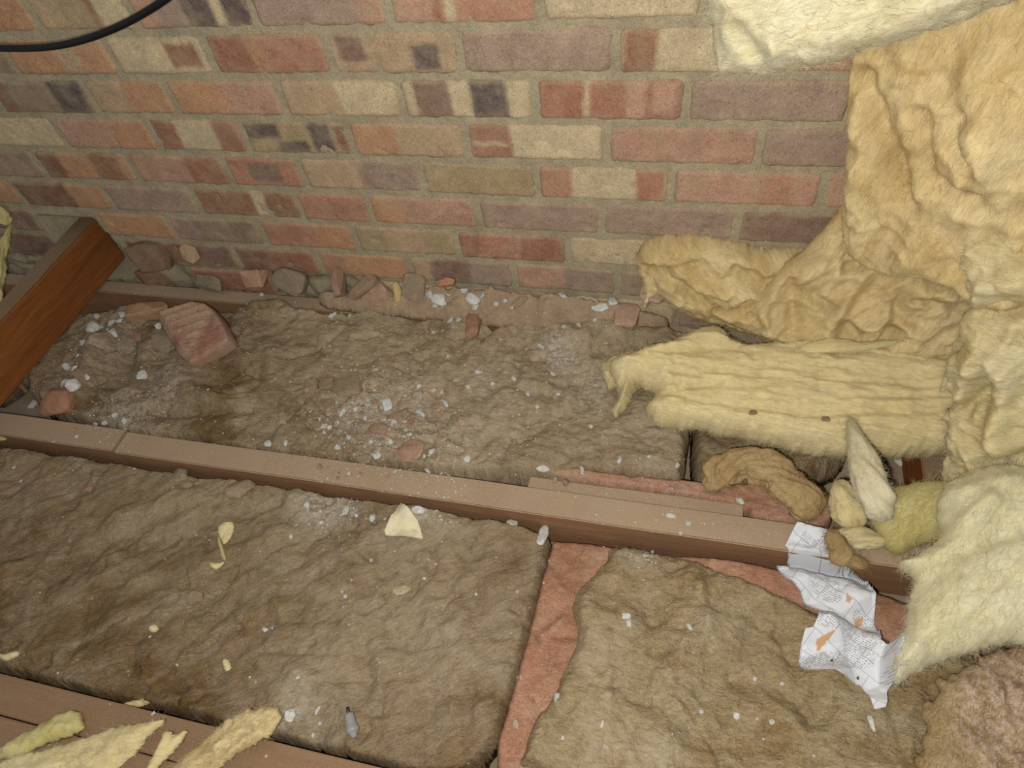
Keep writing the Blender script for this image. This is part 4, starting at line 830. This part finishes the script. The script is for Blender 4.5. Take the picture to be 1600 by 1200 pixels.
SP4 = [(860, 465, .07, 4), (780, 458, .05, 3), (700, 475, .05, 3), (910, 455, .04, 2), (640, 480, .06, 1), (600, 670, .06, 3), (540, 640, .04, 2)]
grit('rubble_crumbs', SP4, 260, [(166, 138, 112), (150, 128, 104), (176, 134, 110), (190, 174, 150)], M_RUBBLE, 'coarse rubble crumbs heaped along the wall foot and in mid batt', 'grit', .003, .011, 94)
SP3 = [(0, 0, 0, 8), (500, 1000, .2, 3), (300, 1000, .2, 3), (700, 900, .15, 2)]
grit('straw_flecks', SP3, 260, [(206, 188, 128), (190, 164, 100), (196, 180, 140)], M_RUBBLE, 'tiny yellow wool flecks shed over the brown batts', 'grit', .001, .004, 93)

# ------------------------------------------------------------------ crumpled instruction sheet, cream scrap, wool tufts
k = N('printed_paper', 0.75, 0.25); uvp = k.coord('UV', rot=(0, 0, math.radians(33)))
sep = k.n('ShaderNodeSeparateXYZ'); k.l(uvp, sep.inputs[0])
ln = k.math('LESS_THAN', k.math('FRACT', k.math('MULTIPLY', sep.outputs['Y'], 330.0)), 0.42)
stx = k.n('ShaderNodeMapping'); stx.inputs['Scale'].default_value = (900, 330, 1); k.l(uvp, stx.inputs[0])
fl_ = k.n('ShaderNodeVectorMath', operation='FLOOR'); k.l(stx.outputs[0], fl_.inputs[0])
wn = k.n('ShaderNodeTexWhiteNoise', noise_dimensions='2D'); k.l(fl_.outputs[0], wn.inputs['Vector'])
gly = k.math('GREATER_THAN', wn.outputs['Value'], 0.35)
blk = k.ramp(k.noise(uvp, 26, 0, .5), .50, .53)
inkm = k.math('MULTIPLY', k.math('MULTIPLY', ln, gly), k.math('MULTIPLY', blk, .62))
lines = k.n('ShaderNodeTexBrick'); k.l(uvp, lines.inputs['Vector']); lines.inputs['Scale'].default_value = 1.0
lines.inputs['Brick Width'].default_value = .043; lines.inputs['Row Height'].default_value = .027; lines.inputs['Mortar Size'].default_value = .0004
lines.inputs['Color1'].default_value = lines.inputs['Color2'].default_value = (0, 0, 0, 1); lines.inputs['Mortar'].default_value = (1, 1, 1, 1)
pc = k.mix(inkm, lin((208, 209, 212)), lin((92, 94, 100)))
lb = k.n('ShaderNodeRGBToBW'); k.l(lines.outputs['Color'], lb.inputs[0])
pc = k.mix(k.math('MULTIPLY', lb.outputs[0], .55), pc, lin((84, 86, 92)))
pc = k.mix(k.attr('brown').outputs['Fac'], pc, lin((188, 150, 112)))
pc = k.mix(k.attr('black').outputs['Fac'], pc, lin((34, 34, 38)))
k.base(pc); M_PAPER = k.m
def paper(name, outline, mat, res, amp, seed, lift=.004, patches=(), blacks=(), slope=0.0, ncrease=14, drape=10):
    """a thin sheet draped on what lies below, with straight sharp creases"""
    H = np.array([hit(px, py)[0] for px, py in outline])
    o = H.mean(0); zc = np.percentile(H[:, 2], 60) + lift + amp
    Wp = lambda px, py: at(px, py, 2, zc)[:2]
    poly = np.array([Wp(*p) for p in outline])
    lo_ = poly.min(0) - .004; hi_ = poly.max(0) + .004
    a = np.arange(lo_[0], hi_[0], res); b = np.arange(lo_[1], hi_[1], res)
    X, Y = np.meshgrid(a, b, indexing='ij'); P = np.stack([X.ravel(), Y.ravel()], 1)
    D = polydist(P, poly).reshape(X.shape); gu, gv = np.gradient(D, res); vin = D > 0
    cell = vin[:-1, :-1] | vin[1:, :-1] | vin[1:, 1:] | vin[:-1, 1:]
    use = np.zeros_like(vin); use[:-1, :-1] |= cell; use[1:, :-1] |= cell; use[1:, 1:] |= cell; use[:-1, 1:] |= cell
    gl_ = np.maximum(np.hypot(gu, gv), .4); outv = use & ~vin
    X = X - np.where(outv, D * gu / gl_ ** 2, 0); Y = Y - np.where(outv, D * gv / gl_ ** 2, 0)
    g = np.random.default_rng(seed); hh = np.zeros_like(X)
    for i in range(ncrease):
        th = g.uniform(0, 3.14); wl_ = g.uniform(.022, .075); ph = g.uniform(0, 1)
        s = (X * math.cos(th) + Y * math.sin(th)) / wl_ + ph + .14 * pn(X * 11, Y * 11, seed + i)
        hh += (np.abs((s % 1.0) * 2 - 1) - .5) * wl_ * g.uniform(.4, 1)
    hh = hh / (np.abs(hh).max()) * amp * 1.6
    B = np.full(X.shape, 0.085)
    for i in range(X.shape[0]):
        for j in range(X.shape[1]):
            if use[i, j]:
                r, _ = down(X[i, j], Y[i, j], .158)
                B[i, j] = max(.03, r[2]) if r is not None else .085
    for _ in range(drape):
        Bp = np.pad(B, 1, mode='edge')
        Bs = (Bp[:-2, 1:-1] + Bp[2:, 1:-1] + Bp[1:-1, :-2] + Bp[1:-1, 2:] + 4 * B) / 8; B = np.maximum(Bs, B - .0015)
    Z = B + lift + amp + np.maximum(hh, -amp * .8)
    ids = np.flatnonzero(use.ravel()); mp = np.full(use.size, -1); mp[ids] = np.arange(len(ids))
    ci, cj = np.nonzero(cell); q0 = ci * X.shape[1] + cj
    Q = mp[np.stack([q0, q0 + X.shape[1], q0 + X.shape[1] + 1, q0 + 1], 1)]
    V = np.stack([X.ravel()[ids], Y.ravel()[ids], Z.ravel()[ids]], 1)
    br = np.zeros(len(V)); bk = np.zeros(len(V))
    for p in patches: br = np.maximum(br, polydist(V[:, :2], np.array([Wp(*c) for c in p])) > 0)
    for p in blacks: bk = np.maximum(bk, polydist(V[:, :2], np.array([Wp(*c) for c in p])) > 0)
    ob = mk(name, V, Q, mat, smooth=False, uv=V[:, :2], attrs={'brown': br, 'black': bk})
    sm = ob.modifiers.new('thickness', 'SOLIDIFY'); sm.thickness = .0003
    return ob
PO = [(1240, 827), (1253, 829), (1288, 835), (1292, 851), (1318, 868), (1345, 888), (1360, 903), (1365, 923), (1371, 960), (1375, 987), (1372, 1003), (1395, 1027), (1392, 1048), (1379, 1108), (1365, 1109), (1357, 1083), (1344, 1067), (1339, 1071), (1299, 1051), (1256, 1045), (1251, 1032), (1257, 984), (1268, 984), (1275, 965), (1276, 949), (1268, 955), (1253, 920), (1229, 899), (1216, 880), (1220, 878), (1235, 881), (1236, 867), (1225, 855)]
pp = paper('instruction_sheet', PO, M_PAPER, .0017, .013, 5, ncrease=7, patches=[[(1275, 1000), (1301, 989), (1297, 996), (1280, 1016)], [(1343, 958), (1357, 956), (1356, 966), (1345, 972)], [(1355, 980), (1367, 984), (1365, 991), (1356, 988)], [(1324, 926), (1331, 934), (1330, 940), (1324, 936)]],
           blacks=[[(1297, 1030), (1301, 1030), (1301, 1035), (1297, 1035)], [(1341, 1055), (1345, 1055), (1345, 1060), (1341, 1060)]])
tag(pp, 'crumpled white printed instruction sheet draped over the joist at right', 'paper')
k = N('cream_card', .8, .2); oc = k.coord('Object')
k.base(k.mix(k.ramp(k.noise(oc, 90, 4, .6), .3, .7), lin((206, 196, 160)), lin((218, 208, 176)))); M_CARD = k.m
sc = paper('paper_scrap', [(626, 785), (632, 790), (645, 803), (652, 812), (660, 839), (640, 838), (602, 834), (600, 828), (612, 805)], M_CARD, .002, .005, 9, lift=.002, ncrease=5)
tag(sc, 'torn cream paper triangle lying just in front of the joist', 'paper')
tf = worm('insulation_tuft', [(1296, 828, .128, .010), (1306, 845, .130, .017), (1316, 866, .13, .022), (1300, 880, .125, .014)], M_WOOL_TAN, 37, lump=.45, squash=.6, nseg=24, ns=20, fibres=120)
tag(tf, 'tan fuzzy tuft of wool lying on top of the crumpled sheet', 'insulation')
tf = worm('insulation_tuft', [(1318, 872, .128, .014), (1340, 880, .125, .013), (1356, 880, .12, .006)], M_WOOL_TAN, 38, lump=.45, squash=.6, nseg=20, ns=18, fibres=70)
tag(tf, 'small tan tail of wool at the right of the tuft on the sheet', 'insulation')
for q, (pts_, mt, lab) in enumerate([
   ([(344, 820), (358, 814), (368, 818), (362, 840), (352, 856), (346, 845), (340, 832)], M_WOOL_YELLOW, 'yellow tuft standing on the streaky batt, upper piece'),
   ([(318, 868), (330, 878), (346, 880), (354, 876), (344, 888), (336, 892), (326, 884)], M_WOOL_YELLOW, 'pale yellow torn flap below the yellow tuft on the streaky batt'),
   ([(348, 1030), (358, 1028), (364, 1042), (358, 1054), (350, 1046)], M_WOOL_YELLOW, 'cream tuft in the lower part of the streaky batt'),
   ([(235, 978), (246, 974), (250, 982), (242, 990), (234, 986)], M_WOOL_YELLOW, 'tiny yellow tuft in the middle of the streaky batt'),
   ([(192, 1100), (214, 1092), (240, 1090), (252, 1084), (248, 1096), (222, 1104), (196, 1108)], M_WOOL_YELLOW, 'thin yellow wisp at the near edge of the streaky batt'),
   ([(0, 1020), (12, 1022), (28, 1016), (34, 1022), (14, 1034), (0, 1032)], M_WOOL_YELLOW, 'small yellow wisp at the left edge of the streaky batt'),
   ([(1010, 830), (1030, 812), (1030, 812)], None, None)]):
    if mt is None: continue
    P, nr, dep = hit(*np.mean(pts_, 0))
    t_ = slab('insulation_tuft', P + np.array([0, 0, -.001]), (1, 0, 0), (0, 1, .15), pts_, mt, T=.008, R=.006, lumps=(.003, .01), fold=(.002, .008), rag=.002, res=.0016, seed=80 + q, gnd=False, fibres=40)
    tag(t_, lab, 'insulation')
yw = worm('insulation_tuft', [(341, 838, .086, .0025), (346, 858, .088, .0035), (352, 876, .084, .0025)], M_WOOL_GREEN, 39, nseg=14, ns=10, gnd=False)
tag(yw, 'thin greenish strand joining the yellow tuft and the pale flap', 'insulation')

# ------------------------------------------------------------------ grey plug and black cable
def lathe(name, prof, p0, axis, mat, parent=None, ns=24, flute=0):
    axis = np.array(axis, float); axis /= np.linalg.norm(axis); s = np.cross(axis, [0, 0, 1.0]); s /= np.linalg.norm(s); t = np.cross(s, axis)
    V = []; F = []
    for (x, r) in prof:
        for q in range(ns):
            a = 2 * math.pi * q / ns; rr = r * (1 - (flute if q % 4 == 0 else 0)); V.append(np.array(p0) + axis * x + rr * (math.cos(a) * s + math.sin(a) * t))
    for i in range(len(prof) - 1):
        for q in range(ns): b = (q + 1) % ns; F.append([i * ns + q, i * ns + b, i * ns + ns + b, i * ns + ns + q])
    F.append(list(range(ns))[::-1]); F.append([(len(prof) - 1) * ns + q for q in range(ns)])
    return mk(name, V, F, mat, parent)
k = N('grey_plastic', .45, .4); k.b.inputs['Base Color'].default_value = (*lin((140, 138, 134)), 1); M_PLUG = k.m
k = N('dull_metal', .5, .5); k.b.inputs['Base Color'].default_value = (*lin((80, 74, 68)), 1); k.b.inputs['Metallic'].default_value = .6; M_METAL = k.m
A, _, _ = hit(546, 1112); Bp, _, _ = hit(556, 1154)
A = A + [0, 0, .007]; Bp = Bp + [0, 0, .007]
pl = empty('plug', (A + Bp) / 2 - [0, 0, .008]); tag(pl, 'grey plastic plug with a metal tip lying on the brown batt at bottom centre', 'plug')
ax = Bp - A; L = np.linalg.norm(ax)
lathe('plug_body', [(L * .12, .003), (L * .13, .0068), (L * .2, .0075), (L * .45, .0078), (L * .6, .0086), (L * .66, .0096), (L * .76, .0098), (L * .82, .0085), (L * .84, .0062), (L * .9, .006), (L * .92, .0048), (L * 1.0, .0042), (L * 1.02, .002)], A, ax, M_PLUG, pl, ns=32, flute=.05)
tpo = lathe('plug_tip', [(-L * .14, .001), (-L * .12, .0024), (L * .05, .0028), (L * .14, .0030)], A, ax, M_METAL, pl); tpo['label'] = 'dark metal tip'
k = N('black_rubber', .5, .3); k.b.inputs['Base Color'].default_value = (*lin((12, 12, 13)), 1); M_CABLE = k.m
CP = [(-200, 60), (-60, 74), (0, 76), (60, 76), (105, 70), (150, 57), (195, 38), (230, 18), (262, -2), (320, -50)]
PTS = np.array([at(px, py, 1, -0.13 - 0.0001 * max(0, px)) for px, py in CP])
cu = bpy.data.curves.new('cable', 'CURVE'); cu.dimensions = '3D'; cu.bevel_depth = .0050; cu.bevel_resolution = 5; cu.resolution_u = 16; cu.use_fill_caps = True
sp = cu.splines.new('NURBS'); sp.points.add(len(PTS) - 1); sp.order_u = 4; sp.use_endpoint_u = True
for p, c in zip(sp.points, PTS): p.co = (*(c - PTS[0]), 1)
cu.materials.append(M_CABLE)
dg = bpy.data.objects.new('cable_curve', cu); COL.objects.link(dg); bpy.context.view_layer.update()
me = bpy.data.meshes.new_from_object(dg.evaluated_get(bpy.context.evaluated_depsgraph_get()))
bpy.data.objects.remove(dg)
co = bpy.data.objects.new('cable', me); COL.objects.link(co); co.location = Vector(PTS[0])
if not me.materials: me.materials.append(M_CABLE)
tag(co, 'black cable sagging across the top left corner in front of the bricks', 'cable')
for o in S.objects:
    if '_o' in o: del o['_o']
